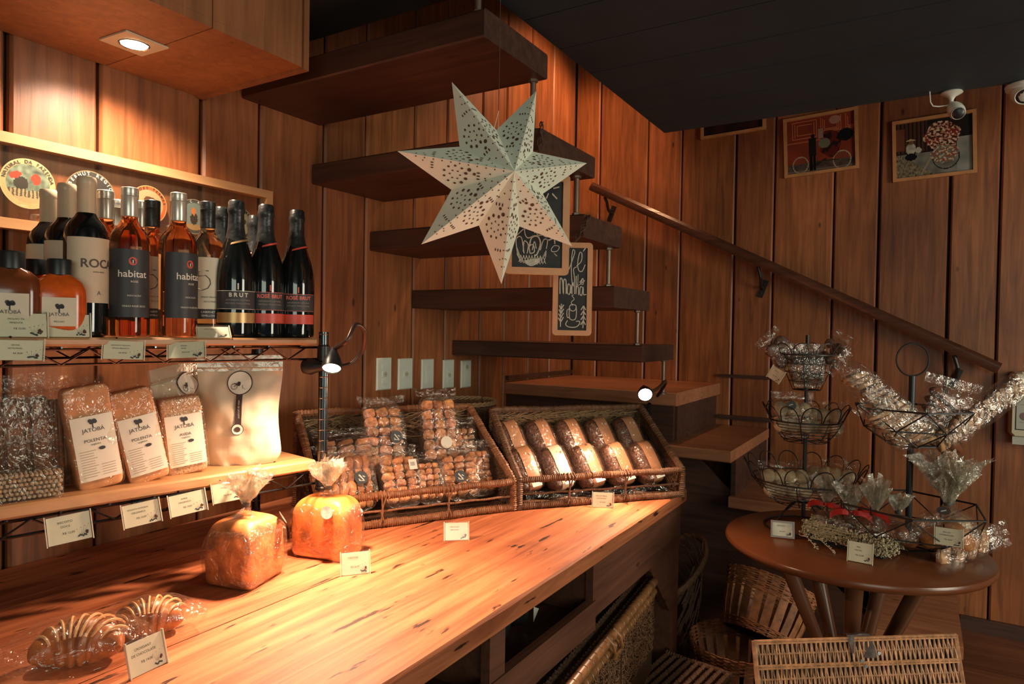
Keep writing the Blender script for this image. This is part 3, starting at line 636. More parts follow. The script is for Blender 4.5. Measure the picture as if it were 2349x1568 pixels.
# big flour pouches
def bigpouch(loc,rz,roll,label,w=.178,h=.25,back=False):
    t=thing('flour_pouch',label,'flour pouch',loc,rz,'large zip pouches of flour'); t.rotation_euler=(0,roll,rz)
    def shape(u,v,s):   # u across, v up
        wv=w/2*(1-.10*math.sin(PI*min(1,v*1.1))**2 - (.22*(1-v/.12)**2 if v<.12 else 0)+.04*v); 
        th=.036*math.sin(PI*min(1,(v*.86+.10)))**.7*(1 if v<.55 else max(.05,1-(v-.55)/.36))*(1-abs(2*u-1)**2.6)
        x=(2*u-1)*wv; y=s*th+.004*noise.noise(V((u*6,v*7,s*2+loc[0])))*(1 if 0<u<1 else 0)*2; return (x,y,v*h)
    m=M()
    for s in (-1,1): m.grid(lambda u,v:shape(u if s<0 else 1-u,v*.86,s),22,26)
    o=m.build('pouch',MFLOUR if not back else MFLOUR,t)
    m=M(); m.grid(lambda u,v:((2*u-1)*w/2*1.03,-.004+.002*math.sin(u*9)*v,h*(.855+.145*v)),14,3); m.grid(lambda u,v:((1-2*u)*w/2*1.03,.002,h*(.855+.145*v)),14,3)
    m.tube([(-w/2*1.03,-.006,h*.885),(w/2*1.03,-.006,h*.885)],.0016,6); m.build('zip_top',cello('pouch_film',(.8,.75,.66),.14,.2,30,.5,.42,(.72,.60,.45)) if 'pouch_film' not in bpy.data.materials else bpy.data.materials['pouch_film'],t)
    m=M(); ys=lambda z:-.0385 if z<.17 else -.0385+(z-.17)*.42
    def sp(x,z,e=0):
        v=z/h; return V((x,shape(.5+x/w,v,-1)[1]-.0022-e,z))
    def ell(cx_,cz_,a,b,e,n=28): m.add([sp(cx_,cz_,e)]+[sp(cx_+a*math.cos(2*PI*k/n),cz_+b*math.sin(2*PI*k/n),e) for k in range(n)],[(0,1+k,1+(k+1)%n) for k in range(n)])
    m.mi=0; ell(.0,.188,.027,.027,0); m.grid(lambda u,v:sp(-.0068+.0136*u-.002*(1-v),.090+v*.075,.0),2,8); ell(-.003,.085,.0128,.0128,.0002)
    m.mi=1; ell(.0,.188,.0248,.0248,.0016); ell(-.003,.085,.0115,.0115,.0014); m.mi=0; ell(-.003,.085,.0062,.0062,.0024)
    for cx_ in (-.0115,.0115):
        n=20; q=[sp(cx_+.0062*math.cos(2*PI*k/n),.180+.0062*math.sin(2*PI*k/n),.0022) for k in range(n)]; m.tube(q,.0006,4,True)
    m.tube([sp(-.0115,.180,.0022),sp(-.003,.188,.0022),sp(.006,.190,.0022),sp(.0115,.180,.0022)],.0007,4); ell(.011,.192,.0045,.004,.0024); ell(-.002,.186,.0035,.005,.0024); ell(.003,.200,.003,.0025,.0024); m.tube([sp(-.012,.187,.0024),sp(-.006,.186,.0024)],.0012,5)
    m.mi=1; m.text('vem de bicicleta',.0062,lambda a,b:sp(-.0008-b,.130-a,.0008))
    m.build('sticker',[MSTK,MPAP],t); return t
p=lowpos(556,.075); bigpouch(p,facecam(p,-6),-.01,'large white flour pouch with round bicycle sticker standing nearest the lamp')
p=lowpos(448,.155); bigpouch(p,facecam(p,42),-.16,'second large flour pouch half hidden behind, its bicycle sticker turned away',.165,.235)
# ================= bagged loaves ================================================
MLOAF=mat('loaf_crust',(.50,.165,.045),.5,.7,24,.5); MLOAF2=mat('orange_loaf_crust',(.70,.19,.04),.45,.6,18,.4); MTIE=mat('grey_tie',(.085,.075,.06),.7,.6,90)
def flare(m,base,R,H,n=46,turns=1.5,seed=0,lean=(0,0)):
    "gathered and fanned-out top of a cellophane bag"
    rnd=random.Random(seed); ph=[rnd.uniform(-1,1) for _ in range(n)]
    def fn(u,v):
        a=2*PI*u; i=int(u*n+.01)%n; r=.007+(R-.007)*v**1.15; pl=(1+.34*ph[i]*v); z=H*v*(1-.22*math.cos(a*2+seed)*v+.10*ph[(i*7)%n]*v)
        r2=r*pl*(1 if int(u*n*2+.01)%2 else .55); q=V((r2*math.cos(a)*1.0+lean[0]*v,r2*math.sin(a)*.8+lean[1]*v,z)); return V(base)+q+noise.noise_vector(q*34+V((seed,2,0)))*R*.34*v
    m.mi=1; m.grid(fn,n*2,7); m.mi=0
def loaf(loc,rz,w,d,h,label,ms,seed,neck,lean,tagoff):
    t=thing('bagged_loaf',label,'bagged loaf',loc,rz,'bagged square loaves on the counter')
    R=random.Random(seed)
    def body(k,n,e,amp,dome=.25):
        def fn(v):
            c=[math.copysign(abs(q)**n,q) for q in v]
            x,y,z=c[0]*(w/2+e),c[1]*(d/2+e),c[2]*h/2+h/2
            if z>h*.6: s=(z-h*.6)/(h*.4); x*=1-dome*.55*s*s; y*=1-dome*.55*s*s; z-=h*.10*(abs(v.x)+abs(v.y))*s*.6
            p=V((x,y,z)); p+=noise.noise_vector(p*22+V((seed,0,0)))*amp; p.z=max(p.z,.0005 if k else .002); return p
        return fn
    m=M(); m.blob(body(0,.22,-.003,.003),44,30); m.build('bread',ms,t)
    m=M()
    def wr(v):
        p=body(1,.25,.003,.006,.35)(v); p+=noise.noise_vector(p*60+V((seed,4,0)))*.0045; p.z=max(.0005,p.z); a=math.atan2(v.y,v.x)
        if v.z>.45: k=(v.z-.45)/.55; r=1-k*.92; p=V((p.x*r*(1+.06*math.sin(a*13)*k),p.y*r*(1+.06*math.sin(a*13)*k),p.z+(neck-h)*k**3*.9+.004*math.sin(a*11)*k))
        return p
    m.blob(wr,72,44); flare(m,(0,0,neck-.004),.048,.062,46,seed=seed,lean=lean); m.build('cellophane_bag',[CELB,CELT],t,ang=20)
    m=M(); m.lathe([(.0075,neck-.006),(.0088,neck-.003),(.0088,neck+.002),(.0075,neck+.004)],16); m.build('tie',MTIE,t)
    m=M(); c=V(tagoff); n=18; nn=V((c.x,c.y,.6*abs(c.x)+.02)).normalized(); a1=nn.orthogonal().normalized(); a2=nn.cross(a1)
    m.add([c]+[c+a1*.016*math.cos(2*PI*k/n)+a2*.013*math.sin(2*PI*k/n)+nn*.003 for k in range(n)],[(0,1+k,1+(k+1)%n) for k in range(n)]); m.build('round_sticker',MTIE,t); return t
loaf((.908,1.196,ZC),math.radians(16.6),.132,.118,.134,'orange-brown loaf in crinkled bag standing nearer the camera, left of its pair',MLOAF,3,.158,(-.002,-.004),(.042,-.057,.122))
loaf((1.112,1.172,ZC),math.radians(14),.098,.148,.138,'bright orange loaf in clear bag beside the cookie basket',MLOAF2,8,.158,(.0,0),(-.050,-.030,.112))
# ================= bagged croissants ============================================
MCRO=mat('croissant_crust',(.42,.13,.035),.35,.5,25,.4); MGLZ=mat('sugar_glaze',(.72,.42,.20),.3,.15,60)
def croissant(loc,rz,label,s=1):
    t=thing('bagged_croissant',label,'bagged pastry',loc,rz,'bagged croissants on the counter'); m=M(); R=random.Random(5)
    path=[];rad=[]; n=40
    for i in range(n+1):
        u=i/n; a=-1.15+2.3*u; path.append((.062*s*math.sin(a),.05*s*math.cos(a)-.03*s,.030*s*(1-.25*abs(2*u-1)**2))); seg=abs(math.sin(u*PI*6)); rad.append(s*(.0315*(1-abs(2*u-1)**2.4)+.006)*(.90+.14*seg))
    m.tube(path,rad,18); m.v=[(x,y,max(z,.001)) for x,y,z in m.v]; m.build('croissant',MCRO,t)
    m=M()
    for k in range(9):
        u=.12+.095*k; a=-1.15+2.3*u; c=V((.062*s*math.sin(a),.05*s*math.cos(a)-.03*s,.030*s)); r=s*(.0315*(1-abs(2*u-1)**2.4)+.0068)*1.03
        q=[]
        for j in range(9):
            b=-1.0+2.0*j/8; q.append(c+V((math.sin(a)*math.sin(b)*r+.004*j*.3*math.cos(a),math.cos(a)*math.sin(b)*r,math.cos(b)*r)))
        m.tube(q,.0022*s,5)
    m.build('glaze',MGLZ,t)
    m=M()
    def fn(v):
        x=math.copysign(abs(v.x)**.8,v.x)*.105*s; y=math.copysign(abs(v.y)**.7,v.y)*.062*s; z=.034*s+math.copysign(abs(v.z)**.7,v.z)*.038*s*(1-.65*abs(v.x)**3)
        p=V((x,y,z)); p+=noise.noise_vector(p*30)*.007; p.z=max(.0005,p.z); return p
    m.blob(fn,40,22); m.build('cellophane_bag',CELM,t); return t
c=onZ(175,1528,ZC); croissant((c.x,c.y,ZC),-.62,'bagged glazed croissant nearest the camera behind the price card',1.0)
c=onZ(338,1462,ZC); croissant((c.x,c.y,ZC),-.42,'bagged glazed croissant farther from the camera on the counter',.88)
# ================= slanted cane baskets =========================================
MCANE=mat('wound_cane',(.26,.105,.042),.55,.4,90,.3); MCANE2=mat('dark_wound_cane',(.15,.070,.032),.6,.4,90,.3); MTWIG=mat('pale_twigs',(.28,.17,.085),.6,.3,120); MWALL=mat('woven_cane_panel',(.10,.045,.02),.7,.6,160,.8)
def cane_basket(loc,rz,L,D,hf,hb,label,mc,seed):
    t=thing('cane_basket',label,'basket',loc,rz,'slanted display baskets on the counter'); r=.0105; R=random.Random(seed)
    P=dict(a=(0,0),b=(L,0),c=(L,D),d=(0,D)); H=dict(a=hf,b=hf,c=hb,d=hb)
    m=M(); m.wrap((0,0,r),(L,0,r),r,seed=seed); m.build('front_bottom_rod',mc,t)
    m=M(); m.wrap((0,0,hf),(L,0,hf),r*.95,seed=seed+1)
    for q in (.28,.62):
        for e in (-.012,0,.010,.018): m.tube([(L*q+e,-r*1.1,hf-r),(L*q+e*1.2,-r*1.4,hf),(L*q+e,0,hf+r*1.2),(L*q+e,r*1.2,hf)],.0022,5)
        m.tube([(L*q,-r*1.3,hf),(L*q+.004,-r*.9,hf*.5),(L*q-.004,-r*1.3,r)],.0025,5); m.tube([(L*q+.012,-r*1.3,hf),(L*q,-r*.9,hf*.5),(L*q+.01,-r*1.3,r)],.0022,5)
    m.build('front_top_rod',mc,t)
    m=M(); m.wrap((.01,0,hf*.52),(L-.01,0,hf*.5),.0032,.004); m.build('middle_rod',mc,t)
    for i,(x,z,y) in enumerate(((0,hf,0),(L,hf,0),(L,hb,D),(0,hb,D))):
        m=M(); m.wrap((x,y,0.001),(x,y,z+r*.6),r*1.05,seed=i); m.build('corner_post',mc,t)
    for x in (0,L):
        m=M(); m.wrap((x,0,hf),(x,D,hb),r*1.08,.010,amp=.09,seed=seed+int(x*9)); m.build('side_rail',mc,t)
        m=M(); s=.004 if x==0 else -.004
        m.add([(x+s,0,r),(x+s,D,r),(x+s,D,hb-r),(x+s,0,hf-r)],[(0,1,2,3)]); m.add([(x-s*.3,0,r),(x-s*.3,D,r),(x-s*.3,D,hb-r),(x-s*.3,0,hf-r)],[(3,2,1,0)])
        for k in range(150):
            y=R.uniform(.01,D-.03); zt=hf+(hb-hf)*y/D; z=R.uniform(.015,max(.03,zt-.015)); a=R.choice((-1,1))*R.uniform(.2,1.1); l=R.uniform(.02,.045); sx=x+R.choice((-1,1))*.006
            y2=min(D-.008,y+l*math.cos(a)); z2=max(.01,min(hf+(hb-hf)*y2/D-.008,z+l*math.sin(a))); m.tube([(sx,y,z),(sx+.002,(y+y2)/2,(z+z2)/2+.002),(sx,y2,z2)],.0014,4,cap=False)
        m.build('side_panel',MWALL,t)
    m=M(); m.wrap((0,D,hb),(L,D,hb),r*1.08,.010,amp=.08,seed=seed+4); m.build('back_rail',mc,t)
    m=M(); m.mi=1; m.box((.004,D-.003,r),(L-.004,D+.003,hb-.01)); m.mi=0
    for k in range(230):
        x=R.uniform(.01,L-.07); z=hb-.015-abs(R.gauss(0,.022)); a=R.uniform(-.55,.55); l=R.uniform(.04,.085); y=D-.004-R.uniform(.001,.008)
        x2=min(L-.01,x+l*math.cos(a)); z2=min(hb-.008,max(.02,z+l*math.sin(a))); m.tube([(x,y,z),((x+x2)/2,y-R.uniform(.001,.005),(z+z2)/2+R.uniform(-.004,.004)),(x2,y,z2)],R.uniform(.0011,.0019),4,cap=False)
    m.build('back_panel',[MTWIG,MWALL],t)
    m=M(); m.box((.006,.004,.004),(L-.006,D-.004,.010)); m.build('base',MWALL,t)
    return t
A0=V((1.204,1.294,ZC)); AR=math.atan2(-.503,.864)
B0=V((1.702,1.002,ZC)); BR=math.atan2(-.632,.775)
cane_basket(A0,AR,.56,.32,.085,.272,'long slanted cane basket full of clear cookie packs',MCANE,1)
cane_basket(B0,BR,.56,.27,.088,.262,'long slanted cane basket holding two rows of banded seeded loaves',MCANE2,2)
TA=Matrix.Translation(A0)@Matrix.Rotation(AR,4,'Z'); TB=Matrix.Translation(B0)@Matrix.Rotation(BR,4,'Z')
# cookie packs
MCK=mat('baked_cookie',(.60,.26,.10),.6,.5,70,.6,usecol=True)
def cookiepack(T,loc,rx,rz,w,h,label,kind,seed,sticker=None,group='clear packs of cookies in the basket'):
    Rm=T.to_3x3()@Matrix.Rotation(rz,3,'Z')@Matrix.Rotation(rx,3,'X')
    t=thing('cookie_pack',label,'cookie pack',T@V(loc),0,group,R=Rm); R=random.Random(seed)
    nx,nz=(3,6) if kind=='block' else (3,4)
    for i in range(nx):
        for k in range(nz):
            m=M(); cw=(w-.016)/nx; chh=(h-.03)/nz; x=-w/2+.008+cw*(i+.5)+R.uniform(-.002,.002); z=.012+chh*(k+.5); c=R.uniform(.7,1.35); m.col=(c,c*R.uniform(.9,1.05),c*R.uniform(.85,1.05))
            if kind=='block':
                rx_,rz_=cw*R.uniform(.40,.50),chh*R.uniform(.42,.52); m.T=Matrix.Translation((x,R.uniform(-.003,.003),z))@Matrix.Rotation(R.uniform(-.3,.3),4,'Y'); m.blob(lambda v:V((math.copysign(abs(v.x)**.55,v.x)*rx_,math.copysign(abs(v.y)**.5,v.y)*.015,math.copysign(abs(v.z)**.6,v.z)*rz_))+noise.noise_vector(v*2.2+V((i,k,seed)))*.003,14,10)
            else:
                rr_=chh*.62; a=R.uniform(-.3,.3)
                pr=[(0,-cw*.2),(rr_*.8,-cw*.19),(rr_,-cw*.05),(rr_*.97,cw*.08),(rr_*.7,cw*.2),(0,cw*.22)]
                for q in (-.26,.2):
                    m.T=Matrix.Translation((x+q*cw,R.uniform(-.003,.003),z))@Matrix.Rotation(a,4,'Z')@Matrix.Scale(.8,4,(0,1,0)); m.lathe(pr,14,ax='x')
            m.build('cookie',MCK,t)
    m=M()
    def fn(v):
        x=math.copysign(abs(v.x)**.55,v.x)*(w/2+.004); z=h/2+math.copysign(abs(v.z)**.5,v.z)*(h/2+.004); e=max(0,1-abs(2*z/h-1)**5)
        y=math.copysign(abs(v.y)**.6,v.y)*.024*e+.0005; p=V((x,y,z)); return p+noise.noise_vector(p*32+V((seed,0,0)))*.005
    m.blob(fn,34,24); m.grid(lambda u,v:((u-.5)*(w+.012)+(.006*v*(2*u-1)),.004*math.sin(u*14+seed),h-.004+.020*v+.006*abs(2*u-1)*v),16,2); m.build('cellophane',CELB,t)
    if sticker is not None:
        sx,sz,sk=sticker; m=M(); n=22; y=-.0285
        if sk=='sq':
            m.mi=1; m.add([(sx-.012,y,sz-.015),(sx+.012,y,sz-.015),(sx+.012,y,sz+.015),(sx-.012,y,sz+.015)],[(0,1,2,3)]); m.mi=0
            for j in range(3): m.add([(sx-.008,y-.0005,sz+.006-j*.004),(sx+.006,y-.0005,sz+.006-j*.004),(sx+.006,y-.0005,sz+.0045-j*.004),(sx-.008,y-.0005,sz+.0045-j*.004)],[(0,1,2,3)])
        else:
            m.mi=0 if sk=='d' else 1
            m.add([(sx+.0185*math.cos(2*PI*k/n),y,sz+.0185*math.sin(2*PI*k/n)) for k in range(n)],[tuple(range(n))])
            if sk=='d':
                m.mi=1; y-=.0006
                for ax_,az,bx,bz,r in ((-.006,.008,0,.0,.0022),(0,0,.006,-.008,.0018),(-.008,-.008,.008,-.010,.0012),(-.008,-.003,-.002,-.010,.0012),(.004,.004,.010,0,.0015)): m.tube([(sx+ax_,y,sz+az),(sx+bx,y,sz+bz)],r,5)
        m.build('sticker',[MSTK2,MPAP],t)
    return t
MSTK2=mat('slate_sticker',(.06,.065,.07),.45,.2,80)
CP=[((.095,.050,.018),.55,.155,.150,'pack of round cookies with a slate sticker, front row left','round',11,(.03,.085,'d')),
 ((.245,.050,.018),.60,.115,.140,'pack of cookie blocks with small square label, front row second','block',12,(.035,.110,'sq')),
 ((.330,.055,.016),.60,.080,.120,'dark slim cookie pack in the middle of the front row','block',13,None),
 ((.425,.050,.018),.58,.120,.130,'pack of cookies with a low slate sticker, front row right','block',14,(-.01,.062,'d')),
 ((.505,.075,.018),.55,.085,.135,'narrow shiny cookie pack at the right end of the front row','block',15,None),
 ((.115,.150,.060),.50,.170,.130,'wide cookie pack with large slate sticker in the second row left','block',16,(-.01,.055,'d')),
 ((.255,.185,.070),.38,.130,.175,'tall cookie pack with small dark sticker rising at the back middle','block',17,(.028,.088,'d')),
 ((.425,.165,.075),.40,.120,.190,'tall cookie pack with tan oval sticker rising at the back right','block',18,(.008,.060,'t')),
 ((.500,.185,.065),.45,.085,.130,'cookie pack tucked behind the right end of the basket','block',19,None)]
CPR=random.Random(2)
for c in CP: cookiepack(TA,(c[0][0]-(.02 if c[3]>.16 else 0),c[0][1]+.004,c[0][2]+(.045 if c[3]>.16 else .026 if c[0][1]>.1 else .016)),-c[1]+.08,CPR.uniform(-.07,.07),c[2],c[3]*1.13,c[4],c[5],c[6],c[7])
# banded seeded loaves
MSEED=mat('seeded_crust',(.13,.042,.018),.4,.85,140,1); MKR=mat('kraft_band',(.46,.21,.10),.5,.15,30); MLBT=mat('pale_band',(.74,.66,.48),.5,.06); MBL=mat('pale_blue_label',(.42,.50,.44),.5,.1)
def bandloaf(loc,rx,rz,label,L=.150,r=.050,pale=False,seed=0,ry=-.17):
    Rm=TB.to_3x3()@Matrix.Rotation(rz,3,'Z')@Matrix.Rotation(rx,3,'X')@Matrix.Rotation(ry,3,'Y')
    t=thing('banded_loaf',label,'bread loaf',TB@V(loc),0,'paper-banded seeded loaves in the basket',R=Rm)
    # long axis = local z, width x, thickness y
    def body(e,amp,sc):
        def fn(v):
            x=math.copysign(abs(v.x)**.7,v.x)*(r*1.0+e); z=L/2+math.copysign(abs(v.z)**.55,v.z)*(L/2+e); y=math.copysign(abs(v.y)**.75,v.y)*(r*.66+e)
            p=V((x,y,z)); return p+noise.noise_vector(p*sc+V((seed,0,0)))*amp
        return fn
    m=M(); m.blob(body(0,.0022,70),40,36); m.build('loaf',MSEED,t)
    m=M()
    x0,x1=-.014,.030
    def bp(u,v,e=.0022):
        x=x0+(x1-x0)*u; k=(max(0,1-(abs(x)/(r*1.0))**2.6))**(1/2.6*.75*1.33); 
        a=-PI*.5*1.15+PI*1.15*v; cz,cy=math.sin(a),-math.cos(a); z=L/2+math.copysign(abs(cz)**.55,cz)*(L/2*1.0+e)*(.97); y=math.copysign(abs(cy)**.75,cy)*(r*.66*k+e); return V((x,y,z))
    m.grid(lambda u,v:bp(u,v),6,36)
    m.mi=1; m.add([bp(.46,.30+.0,.0035)+V((-.0016,0,0)),bp(.46,.30,.0035)+V((.0016,0,0)),bp(.46,.62,.0035)+V((.0016,0,0)),bp(.46,.62,.0035)+V((-.0016,0,0))],[(0,1,2,3)])
    m.tube([bp(.68,.60,.004),bp(.75,.57,.004),bp(.82,.60,.004)],.0012,5)
    m.build('paper_band',[MLBT if pale else MKR,MWT if not pale else MKR],t)
    m=M(); m.blob(body(.0045,.004,36),30,24); m.build('cellophane',CEL,t)
    m=M(); m.add([(-.012,-r*.66-.006,.006),(.022,-r*.66-.006,.006),(.022,-r*.66-.0055,.020),(-.012,-r*.66-.0055,.020)],[(0,1,2,3)]); m.build('date_label',MBL,t)
    return t
names=['leftmost','second from left','middle','second from right','rightmost']
for i in range(5):
    bandloaf((.064+i*.108,.060,.036),-.52+(.0 if i else .05),CPR.uniform(-.05,.05)+.12,f'seeded loaf in {"pale cream" if i==1 else "kraft"} paper band, {names[i]} of the front row',pale=(i==1),seed=i*3+1,L=.142)
for i in range(5):
    bandloaf((.060+i*.108,.165,.098),-.50,CPR.uniform(-.06,.06)+.10,f'seeded loaf in brown paper band, {names[i]} of the back row',seed=i*5+2,L=.150)
m=M()
for s in range(3):
    m.grid(lambda u,v:(.03+.16*s+.17*u,.012+.004*math.sin(u*9+s)+.01*v,.020+.018*v+.008*math.sin(u*6+s*2)),16,4)
t=thing('folded_cellophane_bag','crumpled empty clear bags lying in the front of the bread basket','plastic bag',B0,BR); m.build('film',CELB,t)
# dark round woven basket standing between the two
c=V((1.98,1.42,ZC)); t=thing('woven_round_basket','dark woven round basket with braided rim behind the two display baskets','basket',c)
m=M(); R=random.Random(3)
n=52
for k in range(26):
    z=.006+.0098*k; r=.150+.028*k/26; q=[]
    for i in range(n): a=2*PI*i/n; q.append((math.cos(a)*(r+.0035*(1 if (i+k)%2 else -1)),math.sin(a)*(r+.0035*(1 if (i+k)%2 else -1))*.85,z))
    m.tube(q,(.0012,.0052),4,True)
for i in range(26):
    a=2*PI*i*2/n; m.tube([(math.cos(a)*.150,math.sin(a)*.150*.85,.002),(math.cos(a)*.178,math.sin(a)*.178*.85,.262)],.005,4)
m.build('body',MWALL,t)
m=M()
for s in range(3): m.tube([(math.cos(2*PI*i/96)*(.179+.005*math.cos(i*.8+s*2.1)),.85*math.sin(2*PI*i/96)*(.179+.005*math.cos(i*.8+s*2.1)),.268+.005*math.sin(i*.8+s*2.1)) for i in range(96)],.0042,5,True)
m.build('braided_rim',MTWIG,t); m=M(); m.lathe([(0,.001),(.148,.001)],32); m.build('base',MWALL,t)
t.scale=(.8,.8,1)
# ================= clip lamps ==================================================
MLG=emit('led_glow',(1,.80,.52),16); MNECK=mat('bronze_gooseneck',(.10,.06,.045),.35,.1,metal=.6)
def lamp(label,head,ndir,neck,clip,clipdir,glow):
    t=thing('clip_lamp',label,'lamp',clip); o=V(clip); h=V(head)-o; nd=V(ndir).normalized()
    q=nd.to_track_quat('Z','Y').to_matrix().to_4x4()
    m=M(); m.T=Matrix.Translation(h)@q; m.lathe([(.0205,.004),(.0225,.004),(.0220,-.010),(.0165,-.026),(.0085,-.044),(.006,-.052),(.001,-.053)],28,cap=False); m.build('lamp_shade',MBK,t)
    m=M(); m.T=Matrix.Translation(h)@q; m.lathe([(0,.0015),(.0200,.0012)],28); m.build('lens',glow,t)
    m=M(); pts=[h-nd*.050]+[V(p)-o for p in neck]
    sm=[]
    for i in range(len(pts)-1):
        p0,p1,p2,p3=pts[max(0,i-1)],pts[i],pts[i+1],pts[min(len(pts)-1,i+2)]
        for k in range(8):
            s=k/8; sm.append(.5*((2*p1)+(p2-p0)*s+(2*p0-5*p1+4*p2-p3)*s*s+(3*p1-p0-3*p2+p3)*s**3))
    sm.append(pts[-1]); m.tube(sm,.0056,10); m.build('gooseneck',MNECK,t)
    m=M(); cd=V(clipdir).normalized(); m.tube([V((0,0,0)),cd*.02,cd*.045,cd*.062],[.007,.012,.020,.017],16); m.build('clip',MBK,t); return t
def atd(px,py,dep): return ray(px,py)*dep
hp=atd(761,842,1.505)
lamp('small black gooseneck reading lamp clipped to the wire rack post',hp,(-.42,-.34,-.74),[atd(795,782,1.50),atd(815,745,1.53),atd(836,760,1.57),atd(833,800,1.60),atd(808,832,1.60),atd(775,842,1.585)],atd(752,840,1.585),atd(700,840,1.60)-atd(752,840,1.585),MLG)
m=None
hp2=atd(1480,904,2.02)
lamp('small glaring gooseneck reading lamp above the bread basket',hp2,(-.80,-.38,-.34),[atd(1496,896,2.10),atd(1512,888,2.2),atd(1526,874,2.32),atd(1524,884,2.40),atd(1508,908,2.46)],atd(1490,925,2.46),(.02,.02,-.05),emit('lamp_glare',(1,.80,.50),60))
# ================= switches =====================================================
for i,(px,w_,kind,lab) in enumerate(((879,.078,'dimmer','leftmost white wall switch plate with round outlet'),(928,.082,'plain','second white wall plate from the left with one small round outlet'),(979,.076,'three','middle white wall plate with three stacked rocker switches'),(1027,.074,'two','fourth white wall plate with two modules'),(1067,.074,'four','rightmost white wall plate with round outlet near its top'))):
    p=onY(px,857,W); t=thing('switch_plate',lab,'wall switch',(p.x,W-.0005,p.z),0,'switch plates on the boarded wall'); h=.117
    m=M(); c=.004; m.prism([(-w_/2,-h/2),(w_/2,-h/2),(w_/2,h/2),(-w_/2,h/2)],0,.003,lambda x,z,y:(x,-y,z))
    m.add([(s*(w_/2-e),-y,u*(h/2-e)) for e,y in ((0,.003),(.004,.007)) for s,u in ((-1,-1),(1,-1),(1,1),(-1,1))],[(0,1,5,4),(1,2,6,5),(2,3,7,6),(3,0,4,7),(4,5,6,7)]); m.build('plate',MWH,t)
    zs={'dimmer':[(.026,.016,0),(0,.018,1),(-.026,.016,0)],'plain':[(.0,.022,1)],'three':[(.024,.020,0),(0,.020,0),(-.024,.020,0)],'two':[(.016,.018,0),(-.004,.018,1),(-.024,.020,0)],'four':[(.030,.020,1),(.008,.02,0),(-.014,.02,0),(-.034,.016,0)]}[kind]
    for z,hh,rd in zs:
        m=M(); m.box((-.013,-.0095,z-hh/2),(.013,-.0068,z+hh/2)); 
        if rd: m.mi=1; m.lathe([(.009,-.0100),(.0095,-.0105),(.0088,-.0108),(.0,-.0100)],20,(0,0,z),'y'); 
        if rd:
            for q in (-.004,.004): m.mi=2; m.lathe([(0,-.0112),(.0012,-.0112)],8,(q,0,z),'y')
        m.build('module',[MWH,mat('ivory_insert',(.50,.47,.36),.35,.05) if 'ivory_insert' not in bpy.data.materials else bpy.data.materials['ivory_insert'],MDARK],t)
# ================= framed label display behind the bottles =======================
x0,x1,z0,z1=.20,1.326,.196,.396
t=thing('framed_label_display','long shallow wooden frame with glass holding round labels on the wall behind the bottles','framed display',((x0+x1)/2,W-.001,z0)); o2=V(t.location)
m=M(); b=.022
for q in (((x0,W-.032,z1-b),(x1,W-.001,z1)),((x0,W-.032,z0),(x1,W-.001,z0+b)),((x0,W-.032,z0+b),(x0+b,W-.001,z1-b)),((x1-b,W-.032,z0+b),(x1,W-.001,z1-b))):
    m=M(); m.box(*q); sub('frame_rail',m,MSH,t,o2)
m=M(); m.box((x0+b,W-.020,z0+b),(x1-b,W-.018,z1-b)); sub('glass_pane',m,cello('display_glass',(.93,.92,.88),.07,.02,2,.0,.04,(.35,.22,.14)),t,o2)
def disc_label(cx_,cz_,r,ring,fill,rim,deco,name,txt):
    c=V((cx_,W-.0166,cz_)); t=thing('round_label',name,'round label',c,0,'round printed labels behind the glass')
    m=M()
    def fn(u,v):
        q=math.sqrt(u); a=v*2*PI; return (r*q*math.cos(a),-.0008,r*q*math.sin(a))
    def cf(u,v):
        q=math.sqrt(u); a=v*2*PI; 
        if q>.96: return rim
        if q>.78: return ring
        x,z=q*math.cos(a),q*math.sin(a); return deco(x,z,fill)
    m.grid(fn,26,90,cf); m.build('print',MPAINT,t)
    m=M(); 
    L=len(txt)
    for i,ch in enumerate(txt):
        a=PI*.93-(PI*.86)*i/(L-1); vs,fs=textgeo(ch,bold=.02)
        m.add([( (r*.87)*math.cos(a)+ (x*math.sin(a)+y*math.cos(a))*r*.19,-.0016,(r*.87)*math.sin(a)+(-x*math.cos(a)+y*math.sin(a))*r*.19) for x,y in vs],fs)
    m.build('lettering',MLBD if sum(ring)>.5 else MPAP,t)
def nz(x,z,s): return noise.noise(V((x*s,z*s,1)))
def d1(x,z,f):
    if (x+.45)**2*1.2+(z-.40-.25*x)**2*3<.06 or (x-.28)**2*1.6+(z-.22)**2*1.1<.055: return hx('d8402c')
    if z<-.25: return hx('c9b48c') if (int((x+2)*14)%2 or z<-.55) and abs(x)<.7 else hx('5c5648')
    k=nz(x,z,5); return tuple(q*(1+1.1*k) for q in f) if not(x+.25)**2+(z+.02)**2<.07 else hx('23282c')
def d2(x,z,f): return hx('c8c3a4') if (x+.05)**2+(z-.60)**2<.035 else (hx('8fa29a') if z<-.2 and nz(x,z,4)>0 else f)
def d3(x,z,f): return hx('5a3320') if (x-.05)**2*.8+(z-.28)**2*3<.07 else hx('d7a878') if (x-.12)**2+(z-.02)**2<.10 else hx('4a3022') if (x-.25)**2+(z+.42)**2<.05 else f
def d4(x,z,f): return hx('d77f40') if (x+.05)**2*2+(z-.30)**2<.04 else hx('20262b') if (x+.02)**2*2.2+(z+.12)**2<.12 else hx('b08f60') if z<-.45 else f
def d5(x,z,f): return hx('23282b') if ((x+.22)**2+(z-.15)**2<.05 or (x-.28)**2+(z-.12)**2<.03 or (x-.02)**2*2+(z+.35)**2<.02) else f
